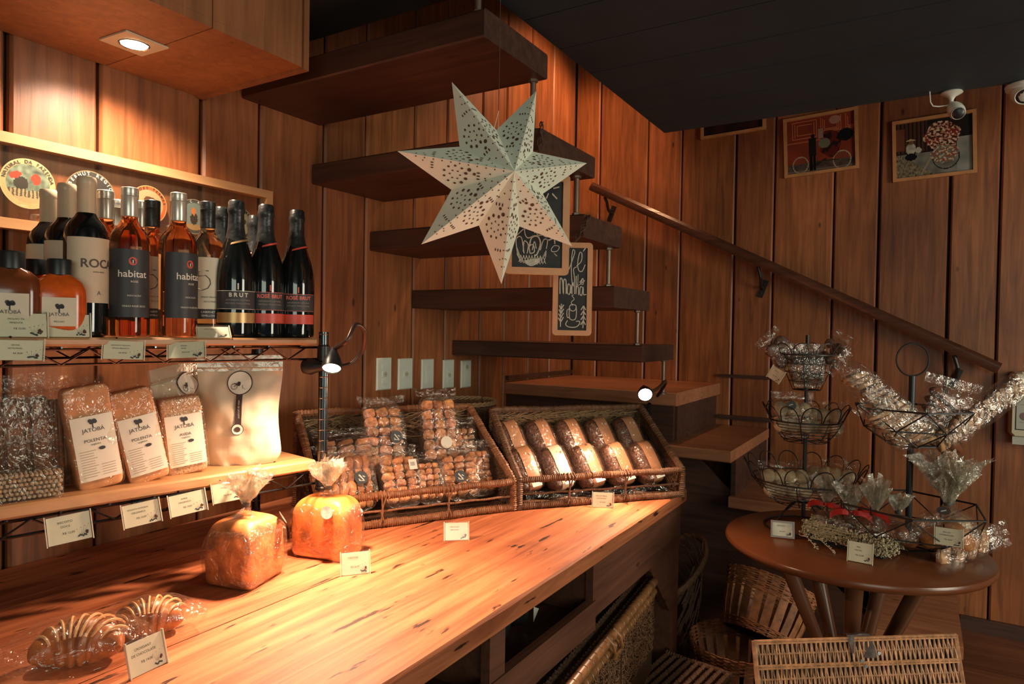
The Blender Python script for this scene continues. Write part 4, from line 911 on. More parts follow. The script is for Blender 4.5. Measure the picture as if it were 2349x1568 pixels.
for px,py,r,rg,fl,rm,dc,nm,tx in ((62,422,.0535,hx('d9c493'),hx('7b9184'),hx('e2cfa0'),d1,'cream-ringed round label with two red poppies, leftmost behind the glass','NATURAL DA FAZENDA'),
  (205,448,.056,hx('1d2c36'),hx('142430'),hx('8d8266'),d2,'dark blue round label mostly hidden behind the red wine bottles','OBERHUT REGION'),
  (338,470,.0475,hx('d9622c'),hx('b9a884'),hx('dfb27c'),d3,'orange-ringed round label behind the two pink wine bottles','TAL DES FERMES'),
  (443,497,.046,hx('3e4a50'),hx('7d9597'),hx('9c9c86'),d4,'blue-grey round label with orange-beaked bird behind the white-labelled bottle','TUCANO'),
  (548,512,.044,hx('2a2f30'),hx('a9a78e'),hx('b4af92'),d5,'black and white round label, rightmost behind the sparkling bottles','LA DOLINA')):
    p=onY(px,py,W-.012); disc_label(p.x,p.z,r,rg,fl,rm,dc,nm,tx)
# ================= paper star ===================================================
SCn=V((1.225,.787,.322)); s1=V((.795,-.602,.076)); s2=V((-.06,.047,.997)); s3=V((-.604,-.797,.001))
t=thing('paper_star','large seven-pointed white paper star with punched holes hanging from the ceiling','paper star',SCn)
def SP(a,r,h): return s1*(r*math.cos(a))+s2*(r*math.sin(a))+s3*h
MST=mat('white_paper',(.80,.82,.68),.7,.04,8); MHOLE=mat('punched_hole',(.13,.055,.03),.8,.2)
m=M(); RO,RI,HH=.223,.108,.096; A0s=1.994; R=random.Random(6); holes=[]
for i in range(7):
    a=A0s-i*2*PI/7; T_=SP(a,RO,0); C_=SP(0,0,HH); Cb=SP(0,0,-HH)
    for s in (-1,1):
        Vv=SP(a+s*PI/7,RI,0); tri=(T_,Vv,C_) if s>0 else (T_,C_,Vv); m.add(list(tri),[(0,1,2)]); m.add([T_,Vv,Cb] if s<0 else [T_,Cb,Vv],[(0,1,2)])
        holes.append((T_,Vv,C_))
m.build('star_body',MST,t,flat=True)
m=M(); DC=.0009
def hole(T_,Vv,C_,u,v,r,el=1,rot=0):
    r*=1.3
    # u along ridge from tip to centre, v toward the valley
    nrm=(C_-T_).cross(Vv-T_).normalized(); 
    if nrm.dot(s3)<0: nrm=-nrm
    e1=(C_-T_).normalized(); e2=nrm.cross(e1).normalized()
    if e2.dot(Vv-T_)<0: e2=-e2
    c=T_+e1*(u*(C_-T_).length)+e2*v; n=7
    m.add([c+e1*(r*el*math.cos(k*2*PI/n+rot))+e2*(r*math.sin(k*2*PI/n+rot))+nrm*DC for k in range(n)],[tuple(range(n))])
for tri in holes:
    for k in range(11): hole(*tri,.16+.075*k,.0035,.0013)
    cu,cv=.50,.030
    for k in range(10): hole(*tri,cu+.098*math.cos(k*.628+.3),cv+.020*math.sin(k*.628+.3),.0024 if k in(0,9,1) else .0018,1.3,k*.6)
    for k in range(6): hole(*tri,cu+.045*math.cos(k*1.047),cv+.0095*math.sin(k*1.047),.0013,1.4)
    for k in range(3): hole(*tri,.30,.011+.006*k,.0012,2.2); hole(*tri,.70,.018+.007*k,.0014,2.2)
    hole(*tri,.62,.014,.0034); hole(*tri,.665,.022,.0027); hole(*tri,.76,.028,.0014); hole(*tri,.80,.016,.0014); hole(*tri,.22,.010,.0012)
m.build('punched_pattern',MHOLE,t,flat=True)
m=M(); tp=V((0,0,.128)); st_=SP(A0s-PI/7,RI,0)
m.tube([st_+V((-.006,.004,-.006)),V((st_.x*.2,st_.y*.2,.150)),st_+V((.004,-.003,-.004))],.0009,5); m.build('hanging_loop',MST,t)
m=M(); m.tube([V((st_.x*.2,st_.y*.2,.150)),V((st_.x*.2,st_.y*.2,.427))],.0008,6); m.build('string',mat('dark_string',(.10,.04,.02),.7,.1),t)
# ================= chalkboards ==================================================
MFR=mat('pine_frame',(.55,.28,.13),.5,.12,30); MSL=mat('chalkboard_slate',(.018,.022,.024),.7,.4,60); MCK2=mat('white_chalk',(.55,.55,.47),.8,.25,300); MROPE=mat('braided_cord',(.11,.055,.035),.8,.3,200)
def chalk(name_label,px0,py0,px1,py1,dep,bw,strokes,cordfrom,off=0,texts=()):
    tl,br=atd(px0,py0,dep),atd(px1,py1,dep); wv=(br-tl); 
    w_=abs(wv.dot(RT)); h=abs(wv.z); c=(tl+br)/2; rz=facecam(c,off); t=thing('chalkboard_sign',name_label,'chalkboard',(c.x,c.y,c.z-h/2),rz,None)
    m=M(); th=.012
    def rrect(x0,z0,x1,z1,r,n=5):
        o=[]
        for cx_,cz_,a0 in ((x1-r,z0+r,-PI/2),(x1-r,z1-r,0),(x0+r,z1-r,PI/2),(x0+r,z0+r,PI)):
            for k in range(n+1): a=a0+PI/2*k/n; o.append((cx_+r*math.cos(a),cz_+r*math.sin(a)))
        return o
    O=rrect(-w_/2,0,w_/2,h,.010); I=[(max(-w_/2+bw,min(w_/2-bw,x)),max(bw,min(h-bw,z))) for x,z in O]; n=len(O)
    vs=[(x,-th/2,z) for x,z in O]+[(x,-th/2,z) for x,z in I]+[(x,th/2,z) for x,z in O]+[(x,th/2,z) for x,z in I]
    fs=[(i,(i+1)%n,n+(i+1)%n,n+i) for i in range(n)]+[(2*n+(i+1)%n,2*n+i,3*n+i,3*n+(i+1)%n) for i in range(n)]+[((i+1)%n,i,2*n+i,2*n+(i+1)%n) for i in range(n)]+[(n+i,n+(i+1)%n,3*n+(i+1)%n,3*n+i) for i in range(n)]
    m.add(vs,fs); m.build('frame',MFR,t)
    m=M(); m.box((-w_/2+bw-.001,-.003,bw-.001),(w_/2-bw+.001,.003,h-bw+.001)); m.build('slate',MSL,t)
    m=M(); iw,ih=w_-2*bw,h-2*bw
    for pts,r in strokes:
        P=[V((-w_/2+bw+x*iw,-.0036,bw+y*ih)) for x,y in pts]
        if len(P)>2:
            sm=[]
            for i in range(len(P)-1):
                p0,p1,p2,p3=P[max(0,i-1)],P[i],P[i+1],P[min(len(P)-1,i+2)]
                for k in range(5): s=k/5; sm.append(.5*((2*p1)+(p2-p0)*s+(2*p0-5*p1+4*p2-p3)*s*s+(3*p1-p0-3*p2+p3)*s**3))
            P=sm+[P[-1]]
        m.tube(P,(r,.0006) if 0 else r,5)
    m.build('chalk_drawing',MCK2,t)
    a=V(cordfrom)-V(t.location); a=Matrix.Rotation(-rz,3,'Z')@a; m=M()
    for s in range(3): 
        b=V((0,0,h-.004)); k=14; m.tube([b.lerp(a,i/k)+V((.0035*math.sin(i*1.3+s*2.1)+.005*(s-1)*math.sin(PI*i/k),.003*math.cos(i*1.3+s*2.1),0)) for i in range(k+1)],.0018,5)
    m.build('braided_cord',MROPE,t); return t
L2=[]
def S(pts,r=.0022): L2.append((pts,r*.66))
S([(.14,.90),(.06,.93),(.0,.86),(.0,.76),(.06,.70),(.16,.74)]) # C
S([(.30,.90),(.20,.92),(.13,.84),(.17,.74),(.27,.76),(.32,.90),(.31,.76),(.36,.73)]) #a
S([(.36,.74),(.48,.86),(.55,.95),(.48,.97),(.44,.82),(.46,.62),(.53,.54),(.56,.62),(.52,.74),(.62,.77)]) #f
S([(.62,.78),(.78,.84),(.80,.93),(.72,.94),(.66,.82),(.70,.73),(.82,.72),(.92,.80)]) #e
S([(.84,.96),(.92,1.0)],.0025)
S([(.68,.68),(.68,.58),(.66,.55),(.76,.56),(.80,.60)],.0016);S([(.80,.62),(.86,.63),(.86,.56),(.80,.57),(.82,.62),(.90,.60)],.0016)
S([(.06,.44),(.06,.62),(.14,.60),(.18,.44),(.18,.60),(.26,.60),(.28,.44)],.0028)
S([(.42,.54),(.34,.56),(.32,.46),(.40,.44),(.43,.55),(.44,.45)]);S([(.48,.44),(.48,.56),(.55,.56),(.57,.44)]);S([(.62,.66),(.62,.44),(.64,.53),(.70,.52),(.71,.43)]);S([(.84,.52),(.77,.53),(.75,.45),(.82,.43),(.86,.53),(.88,.44),(.98,.44)]);S([(.74,.58),(.80,.61),(.84,.58),(.92,.61)],.0018)
S([(.52,.30),(.46,.34),(.56,.38),(.48,.42),(.54,.43)],.0018)
S([(.40,.28),(.40,.17),(.46,.13),(.58,.13),(.64,.17),(.64,.28),(.58,.31),(.46,.31),(.40,.28),(.46,.24),(.58,.24),(.64,.28)]);S([(.40,.26),(.32,.24),(.33,.16),(.41,.16)])
S([(.34,.12),(.28,.07),(.40,.04),(.62,.04),(.74,.07),(.76,.11),(.64,.11)])
S([(.10,.04),(.10,.16),(.12,.32)]);
for k in range(4): S([(.11,.10+.05*k),(.02+.01*k,.15+.05*k)],.0026); S([(.11,.10+.05*k),(.20,.16+.05*k)],.0026)
S([(.88,.03),(.90,.30)]);
for k in range(4): S([(.89,.30-.06*k),(.80,.25-.06*k)],.0026); S([(.89,.30-.06*k),(.97,.25-.06*k)],.0026)
chalk('tall narrow chalkboard reading Café da Manhã above a cup, hanging from a stair tread',1268,556,1358,770,1.80,.014,L2,(1.80,.835,.34),6)
L2=[]
S([(.40,.50),(.30,.52),(.24,.42),(.30,.34),(.44,.37)]);S([(.44,.40),(.56,.44),(.56,.50),(.48,.48),(.50,.38),(.62,.38)]);S([(.74,.50),(.64,.48),(.72,.42),(.70,.36),(.62,.37)]);S([(.08,.36),(.22,.44)])
S([(.80,.92),(.92,.94)],.003);S([(.78,.86),(.88,.80)],.003);S([(.66,.80),(.70,.86)],.003);S([(.78,.52),(.86,.55)],.003);S([(.72,.32),(.80,.34)],.003);S([(.84,.34),(.85,.28)],.003)
S([(.78,.22),(.84,.26),(.94,.25),(.90,.20),(.80,.19),(.78,.22)],.0018);S([(.84,.17),(.90,.14)],.0016)
for k in range(7): S([(.10,.22-.012*k),(.20,.08-.003*k+.01),(.38,.02+.012*k),(.56,.08+.004*k),(.68,.20-.008*k)],.0018)
for k in range(10): S([(.14+.055*k,.04+.02*abs(k-5)/5),(.18+.055*k,.14)],.0014);S([(.18+.055*k,.03+.02*abs(k-5)/5),(.12+.055*k,.14)],.0014)
S([(.10,.18),(.08,.32),(.18,.34),(.24,.16)],.002);S([(.22,.18),(.24,.30),(.32,.26),(.30,.16)],.002);S([(.34,.24),(.38,.34),(.50,.36),(.56,.28),(.50,.16),(.44,.14)],.003);S([(.36,.16),(.34,.24),(.42,.26),(.44,.18),(.36,.16)],.0022);S([(.56,.20),(.62,.32),(.70,.32),(.68,.22)],.002);S([(.40,.20),(.44,.30),(.48,.22)],.002)
chalk('wide chalkboard with drawn bread basket, half hidden behind the paper star',1158,398,1307,631,1.62,.017,L2,(1.50,.835,.53),10)
# ================= round table ==================================================
TZ=-.60; TC=V((2.19,.158,TZ)); TR=.352
t=thing('round_table','round varnished reddish-brown table with bullnose edge on a splayed pedestal','table',(TC.x,TC.y,ZF)); ot=V((TC.x,TC.y,ZF))
m=M(); m.lathe([(0,-.028),(TR-.02,-.028),(TR-.008,-.024),(TR-.001,-.016),(TR,-.010),(TR-.003,-.003),(TR-.010,0),(0,0)],72,TC); sub('table_top',m,MTB,t,ot)
MLEG=mat('table_leg_wood',(.13,.05,.022),.35,.25,8)
for k in range(5):
    a=2*PI*k/5+.75; 
    m=M(); m.tube([TC+V((math.cos(a)*.20,math.sin(a)*.20,-.028)),TC+V((math.cos(a)*.075,math.sin(a)*.075,-.33)),TC+V((math.cos(a)*.20,math.sin(a)*.20,ZF-TZ+.002))],[.024,.019,.022],12); sub('leg',m,MLEG,t,ot)
m=M(); m.lathe([(0,-.345),(.092,-.345),(.092,-.315),(0,-.315)],32,TC); sub('hub',m,MLEG,t,ot)
# ================= tiered wire stands ===========================================
def P4(x,y,z,dep=None): return atd(x,y,dep)
def stand_wire(m,pts,r=.0019,closed=False): m.tube(pts,r,5,closed)
c1=onZ(1815,1205,TZ); c1=V((c1.x+.06,c1.y+.02,TZ)); c1=V((2.265,.300,TZ))
def pz(px,py,c):   # height on the vertical axis through c
    r=ray(px,py); k=(c.x*fw.x+c.y*fw.y)/(r.x*fw.x+r.y*fw.y); return r.z*k
s1t=thing('tiered_wire_stand','black three-tier wire stand with looped round baskets on the left of the round table','tiered stand',c1,0,'tiered stands on the round table')
def loopbasket(z,rt,rb,h,nl,lh,name,oval=.85,flat=True):
    "round wire basket with a scalloped loop rim"
    m=M(); ring_=lambda r,zz,rr=.0020:m.tube([(r*math.cos(2*PI*i/48),r*math.sin(2*PI*i/48),zz) for i in range(48)],rr,5,True)
    ring_(rt,z+h,.0026); k=7 if flat else 4
    for i in range(k): f=i/k; ring_(rb+(rt-rb)*f**.8,z+h*f,.0011)
    for i in range(8): a=2*PI*i/8; m.tube([(0,0,z),(rb*math.cos(a),rb*math.sin(a),z),((rb+(rt-rb)*.6)*math.cos(a),(rb+(rt-rb)*.6)*math.sin(a),z+h*.5),(rt*math.cos(a),rt*math.sin(a),z+h)],.0014,4)
    o=m.build(name,MBM,s1t)
    m=M()
    for i in range(nl):
        a0=2*PI*i/nl; wd=2*PI/nl*.62; q=[]
        for j in range(13):
            u=j/12; a=a0+wd*(2*u-1)*(.75+.25*math.sin(PI*u)); hh=math.sin(PI*u)**.6*lh; q.append(((rt+hh*.45)*math.cos(a),(rt+hh*.45)*math.sin(a),z+h+hh))
        m.tube(q,.0017,4)
    m.build('loop_rim',MBM,s1t)
m=M(); m.tube([(0,0,.035),(0,0,.60)],.006,10); m.build('pole',MBM,s1t)
m=M(); m.tube([(.115*math.cos(2*PI*i/48),.115*math.sin(2*PI*i/48),.003) for i in range(48)],.003,6,True)
for i in range(4): a=PI/4+PI/2*i; m.tube([(.115*math.cos(a),.115*math.sin(a),.003),(.07*math.cos(a),.07*math.sin(a),.05),(.03*math.cos(a),.03*math.sin(a),.078)],.0025,5)
m.build('foot_ring',MBM,s1t)
loopbasket(.078,.155,.085,.075,14,.055,'bottom_basket')
loopbasket(.270,.105,.062,.065,11,.05,'middle_basket')
loopbasket(.430,.078,.040,.110,8,.035,'top_basket',flat=False)
# contents: pillow packs
MPALE=mat('pale_biscuit',(.60,.44,.26),.6,.35,50,.3); MDRK=mat('dark_foil_pack',(.035,.045,.045),.18,.7,60,.8,.5); MCOCO=mat('chocolate_crumb',(.12,.045,.022),.6,.6,50,.5)
def roundpack(loc,rx,rz,w,h,label,cat,ms,group,seed,n=7,th=.022,fm=None,sticker=False,ry=0,shape='disc'):
    Rm=Matrix.Rotation(rz,3,'Z')@Matrix.Rotation(rx,3,'X')@Matrix.Rotation(ry,3,'Y'); t=thing('biscuit_pack' if cat=='biscuit pack' else cat.replace(' ','_'),label,cat,loc,0,group,R=Rm); R=random.Random(seed)
    for i in range(n):
        m=M()
        x=(i%((n+1)//2)-((n+1)//2-1)/2)*w/((n+1)//2)*.95; z=(i//((n+1)//2)+.5)*h/2*.9+.004; r=min(w/((n+1)//2),h/2)*.62
        m.T=Matrix.Translation((x+R.uniform(-.004,.004),R.uniform(-.004,.004),z))@Matrix.Rotation(R.uniform(-.3,.3),4,'X')@Matrix.Rotation(R.uniform(-.3,.3),4,'Z')
        m.blob(lambda v:V((v.x*r,math.copysign(abs(v.y)**.7,v.y)*th*.55,v.z*r))+noise.noise_vector(v*2.5+V((i,seed,0)))*r*.12,16,10); m.build('biscuit' if ms!=MDRK else 'sweet',ms,t)
    m=M()
    def fn(v):
        x=math.copysign(abs(v.x)**.5,v.x)*(w/2+.006); z=h/2+math.copysign(abs(v.z)**.5,v.z)*(h/2+.008); e=max(.04,1-abs(2*z/h-1)**4)
        p=V((x,math.copysign(abs(v.y)**.6,v.y)*(th*.75+.003)*e,z)); return p+noise.noise_vector(p*34+V((seed,0,0)))*.007
    m.blob(fn,32,22); m.grid(lambda u,v:((u-.5)*(w+.02),.005*math.sin(u*16+seed),h+.002+.022*v),16,2); m.build('cellophane',fm or CELB,t)
    if sticker:
        m=M(); k_=20; m.add([(-.01+.014*math.cos(2*PI*k/k_),-th*.75-.008,h*.78+.014*math.sin(2*PI*k/k_)) for k in range(k_)],[tuple(range(k_))]); m.mi=1; m.tube([(-.018,-th*.75-.0085,h*.78),(-.006,-th*.75-.0085,h*.78+.004)],.0018,5); m.build('sticker',[MSTK2,MPAP],t)
    return t
g='packs in the left wire stand'; fr=facecam(c1,0); rt3=V((RT.x,RT.y,0)).normalized(); bk3=V((fw.x,fw.y,0)).normalized()
def q1(a,b,z): return c1+rt3*a+bk3*b+V((0,0,z))
MDF=cello('foil_film',(.85,.9,.9),.30,.08,80,1.5,.03)
roundpack(q1(-.005,-.012,.445),.05,fr+.1,.085,.105,'shiny dark pack of chocolates filling the top tier of the left stand','sweets pack',MDRK,g,1,8,.040,MDF)
roundpack(q1(.050,-.005,.505),-.1,fr-.5,.075,.095,'clear-topped dark pack leaning right in the top tier of the left stand','sweets pack',MCOCO,g,2,6,.020,CELB,ry=.55)
roundpack(q1(-.045,.005,.510),-.05,fr+.4,.070,.100,'empty-cornered clear pack leaning left in the top tier of the left stand','sweets pack',MCOCO,g,3,4,.018,CELB,ry=-.75)
roundpack(q1(-.045,-.02,.292),-.25,fr+.25,.11,.110,'pale biscuit pack with slate sticker in the middle tier of the left stand','biscuit pack',MPALE,g,4,6,.03,None,True)
roundpack(q1(.050,-.01,.292),-.30,fr-.35,.10,.085,'pale biscuit pack on the right of the middle tier of the left stand','biscuit pack',MPALE,g,5,6,.03)
roundpack(q1(-.065,-.04,.100),-.55,fr+.30,.14,.095,'flat-lying pale biscuit pack on the left of the bottom tier','biscuit pack',MPALE,g,6,8,.03)
roundpack(q1(.060,-.03,.100),-.45,fr-.25,.14,.105,'open-cornered pale biscuit pack on the right of the bottom tier','biscuit pack',MPALE,g,7,8,.03)
p=q1(-.098,-.03,.452); card((p.x,p.y,p.z+.042),facecam(p,-25),['TRUFAS'],'R$ 9,00','square price card hanging from the top tier of the left wire stand',.040,.040,.1,True,.5)
# right stand: faceted baskets
c2=V((2.235,-.030,TZ))-V((RT.x,RT.y,0)).normalized()*.055; s2t=thing('tiered_wire_stand','black two-tier stand with angular wire baskets and ring handle on the round table','tiered stand',c2,0,'tiered stands on the round table')
ztop=pz(2098,862,c2)-TZ; 
m=M(); m.tube([(0,0,.03),(0,0,ztop)],.0085,12); m.build('pole',mat('satin_black',(.02,.024,.026),.35,.1),s2t)
rh=.046; m=M(); m.tube([rt3*(rh*math.cos(2*PI*i/40))+V((0,0,ztop+rh+rh*math.sin(2*PI*i/40))) for i in range(40)],.0026,7,True); m.build('ring_handle',MBM,s2t)
def facet(z,rt,rm,rb,h1,h2,name,rot,n=6):
    m=M(); pt=lambda r,i,zz:V((r*math.cos(rot+2*PI*i/n),r*math.sin(rot+2*PI*i/n),zz)); T=[pt(rt,i,z+h2) for i in range(n)]; Md=[pt(rm,i+.5,z+h1) for i in range(n)]; B=[pt(rb,i,z) for i in range(n)]
    for Lp,r in ((T,.0028),(Md,.0022),(B,.0026)):
        for i in range(n): m.tube([Lp[i],Lp[(i+1)%n]],r,5)
    for i in range(n):
        m.tube([T[i],Md[i]],.0019,5); m.tube([T[i],Md[i-1]],.0019,5); m.tube([Md[i],B[i]],.0019,5); m.tube([Md[i],B[(i+1)%n]],.0019,5); m.tube([B[i],V((0,0,z))],.0022,5)
    m.build(name,MBM,s2t)
zb2=pz(2100,1018,c2)-TZ
facet(zb2,.150,.120,.065,.045,.102,'upper_basket',.25)
facet(.012,.195,.165,.070,.045,.115,'lower_basket',.05)
g='packs in the right wire stand'; fr2=facecam(c2,0)
MTOAST=mat('toast_slices',(.44,.23,.10),.65,.7,45,.6); MROLL=mat('baked_roll',(.50,.20,.055),.5,.4,20,.2); MSQ=mat('glossy_toffee',(.22,.07,.02),.25,.5,40,.3)
def q2(a,b,z): return c2+rt3*a+bk3*b+V((0,0,z))
def longpack(base,tip,w,th,label,ms,seed,n=9,name='toast_pack',cat='bread pack',film=None):
    a=V(base);b=V(tip); d=(b-a); L=d.length; z=d.normalized(); y=(bk3-z*bk3.dot(z)).normalized(); x=y.cross(z); Rm=Matrix((x,y,z)).transposed()
    t=thing(name,label,cat,a,0,g,R=Rm); R=random.Random(seed)
    for i in range(n):
        m=M(); zz=.012+(L-.03)*i/n; m.T=Matrix.Translation((R.uniform(-.004,.004),R.uniform(-.002,.002),zz))@Matrix.Rotation(R.uniform(-.12,.12)+.45,4,'Y'); 
        m.blob(lambda v:V((math.copysign(abs(v.x)**.6,v.x)*w*.46,math.copysign(abs(v.y)**.6,v.y)*th*.46,math.copysign(abs(v.z)**.6,v.z)*(L/n)*.36))+noise.noise_vector(v*2+V((i,seed,0)))*.004,18,10); m.build('slice',ms,t)
    m=M()
    def fn(v):
        zz=L/2+math.copysign(abs(v.z)**.55,v.z)*(L/2+.01); x_=math.copysign(abs(v.x)**.6,v.x)*(w/2+.006)*(1-.15*abs(v.z)**6); y_=math.copysign(abs(v.y)**.7,v.y)*(th/2+.006)*(1-.6*abs(v.z)**6); p=V((x_,y_,zz)); return p+noise.noise_vector(p*30+V((seed,0,0)))*.007
    m.blob(fn,26,28); m.grid(lambda u,v:((u-.5)*w*1.1,.004*math.sin(u*18),L+.005+v*.028),12,2); m.build('cellophane',film or CELB,t); return t
longpack(q2(.035,-.035,zb2+.012),q2(-.200,-.015,zb2+.215),.075,.040,'clear pack of toast slices sticking out to the upper left of the right stand',MTOAST,1,15)
longpack(q2(-.02,-.045,zb2+.012),q2(-.135,-.045,zb2+.110),.085,.035,'clear pack of toast lying behind the wires on the left of the upper tier',MTOAST,2,9)
longpack(q2(.075,-.015,zb2+.012),q2(.110,-.005,zb2+.155),.150,.045,'wide shiny brown toffee pack beside the pole in the upper tier',MSQ,3,5,'sweet_pack')
longpack(q2(.045,-.045,zb2+.006),q2(.300,-.035,zb2+.195),.065,.028,'long clear pack of bread sticks pointing to the upper right of the right stand',MTOAST,4,15)
def tiedbag(loc,rz,label,s,ms,neck,fl,seed,name='bun_bag',n=4,ribbon=None,grp=None,cat='bread bag'):
    t=thing(name,label,cat,loc,rz,grp or g); R=random.Random(seed)
    for i in range(n):
        a=2*PI*i/n+.4; m=M(); rr_=s*.46; c=V((math.cos(a)*s*.42,math.sin(a)*s*.42,rr_*.85+(.0 if i<3 else s*.35))) if n>1 else V((0,0,rr_))
        m.blob(lambda v:c+V((v.x*rr_,v.y*rr_,max(-.8,v.z)*rr_*.85))+noise.noise_vector(v*1.5+V((i,seed,0)))*rr_*.1,18,12); m.build('bun',ms,t)
    m=M()
    def wr(v):
        p=V((v.x*s*1.02,v.y*s*1.02,s*.75+v.z*s*.78)); 
        if v.z>.2: k=(v.z-.2)/.8; p.x*=1-k*.9*k; p.y*=1-k*.9*k; p.z+= (neck-s*1.53)*k**2
        p+=noise.noise_vector(p*26+V((seed,0,0)))*.009; p.z=max(p.z,.0006); return p
    m.blob(wr,34,24); flare(m,(0,0,neck-.003),fl[0],fl[1],34,seed=seed); flare(m,(0,0,neck-.003),fl[0]*.55,fl[1]*1.08,26,seed=seed+3); m.build('cellophane',[CELB,CELT],t,ang=20)
    m=M(); m.lathe([(.0085,neck-.005),(.0100,neck-.001),(.0085,neck+.004)],14); m.build('tie',ribbon or MTIE,t)
    if ribbon:
        m=M()
        for sgn in (-1,1):
            m.grid(lambda u,v:(sgn*(.006+.048*u),-.012-.006*math.sin(u*5),neck+.012*math.sin(u*2.6)-.022*u+(v-.5)*.013*(1+.4*u)),8,2)
        m.build('ribbon',ribbon,t)
    return t
tb=tiedbag(q2(.055,-.085,.022),fr2,'tied clear bag of round golden buns with a tall flared top in the lower tier',.078,MROLL,.128,(.080,.110),4)
m=M(); k_=18; m.add([(-.012+.016*math.cos(2*PI*k/k_),-.062,.122+.011*math.sin(2*PI*k/k_)) for k in range(k_)],[tuple(range(k_))]); m.mi=1; m.tube([(-.018,-.0635,.120),(-.006,-.0635,.124)],.0015,5); m.build('round_sticker',[MSTK,MPAP],tb)
tiedbag(q2(.120,.0,.030),fr2+.6,'second tied clear bag of buns, right and behind in the lower tier',.060,MPALE,.105,(.055,.095),6)
tiedbag(q2(-.055,-.045,.020),fr2-.4,'tied clear bag of brown rolls on the left of the lower tier',.060,MSQ,.095,(.035,.045),9)
longpack(q2(.020,-.115,.016),q2(.215,-.060,.062),.07,.022,'flat clear bag hanging over the right edge of the lower tier',MTOAST,8,4)
p=q2(-.002,-.178,.062); card((p.x,p.y,p.z+.048),facecam(p,-4),['PÃO DE','HAMBURGUER'],'R$ 18,00','price card hanging on the lower wire basket of the right stand',.058,.045,.05,True,-.02)
# ================= dried-flower tray with small gift bags ========================
MHAY=mat('dried_flowers',(.52,.44,.28),.85,.5,160,.5); MRED=mat('red_ribbon',(.48,.02,.015),.4,.15); MNUT=mat('dark_fruit_sweets',(.14,.035,.02),.3,.6,60)
gc=onZ(1935,1262,TZ); gz=facecam(gc,-22)
t=thing('dried_flower_basket','small rectangular basket of pale dried flowers with a dark base at the table front','basket',gc,gz); R=random.Random(12)
m=M(); m.cbox((0,.045,.011),(.20,.075,.022)); m.build('base',mat('dark_green_base',(.012,.016,.013),.8,.4,90,.5),t)
m=M()
for k in range(2300):
    side=R.random(); 
    if side<.55: x,y=R.uniform(-.112,.112),R.gauss(0,.006)
    elif side<.75: x,y=R.uniform(-.112,.112),.09+R.gauss(0,.006)
    elif side<.875: x,y=-.112+R.gauss(0,.006),R.uniform(0,.09)
    else: x,y=.112+R.gauss(0,.008),R.uniform(0,.09)
    z=R.uniform(.016,.062)-.010*(x>.03)*R.random(); r=R.uniform(.0018,.0042); d=V((R.uniform(-1,1),R.uniform(-1,1),R.uniform(-1,1))).normalized(); e=d.orthogonal().normalized(); f=d.cross(e); c=V((x,y,z)); g0=R.uniform(.5,1.3); m.col=(g0,g0,g0)
    m.add([c+e*r,c+f*r,c-e*r,c-f*r,c+d*r,c-d*r],[(0,1,4),(1,2,4),(2,3,4),(3,0,4),(1,0,5),(2,1,5),(3,2,5),(0,3,5)])
m.col=(.9,.9,.9)
for k in range(60):
    x=R.uniform(-.115,-.02); z=R.uniform(.03,.062); m.tube([(x,-.008-R.random()*.004,z),(x+R.uniform(.03,.06),-.010-R.random()*.003,z+R.uniform(-.006,.006))],.0008,4,cap=False)
o=m.build('dried_flowers',mat('dried_flower_heads',(.55,.46,.29),.85,.4,160,0,usecol=True),t,flat=True); o['kind']='stuff'
m=M()
for sx,ex in ((-.115,-.06),(-.085,-.012)):
    pts=[V((sx,-.02,.018)),V(((sx+ex)/2,-.035,.024)),V((ex,-.045,.006)),V((ex+.010,-.052,.001))]
    m.tube(pts,.0012,4)
    for k in range(26):
        u=R.random()*2.99; i=int(u); c=pts[i].lerp(pts[i+1],u-i)+V((R.uniform(-.004,.004),R.uniform(-.004,.004),R.uniform(0,.004))); m.lathe([(0,-.0022),(.0022,0),(0,.0022)],5,c)
m.build('trailing_sprig',MHAY,t)
gg='small gift bags with red ribbon in the dried-flower tray'; G=Matrix.Translation(gc)@Matrix.Rotation(gz,4,'Z')
tiedbag(G@V((-.068,.045,.0225)),gz,'small clear gift bag with red bow at the left of the flower tray',.044,MNUT,.088,(.044,.070),21,'gift_bag',3,MRED,gg,'gift bag')
tiedbag(G@V((0,.040,.0225)),gz+.5,'small clear gift bag in the middle of the flower tray, ribbon trailing right',.042,MNUT,.080,(.040,.064),22,'gift_bag',3,MRED,gg,'gift bag')
tiedbag(G@V((.062,.048,.0225)),gz-.4,'small clear gift bag with the tallest flared top at the right of the flower tray',.044,MNUT,.092,(.042,.080),23,'gift_bag',3,MRED,gg,'gift bag')
p=onZ(1795,1233,TZ); card((p.x,p.y,TZ+.004),facecam(p,6),['BISCOITOS'],'R$ 18,00','price card in a brown wooden frame below the left wire stand',.056,.040,.22,frame=MTB)
p=onZ(1972,1291,TZ); card((p.x,p.y,TZ+.001),facecam(p,-8),['MIX','NATAL'],'R$ 22,00','upright price card at the front edge of the round table below the flower tray',.056,.052,.20)
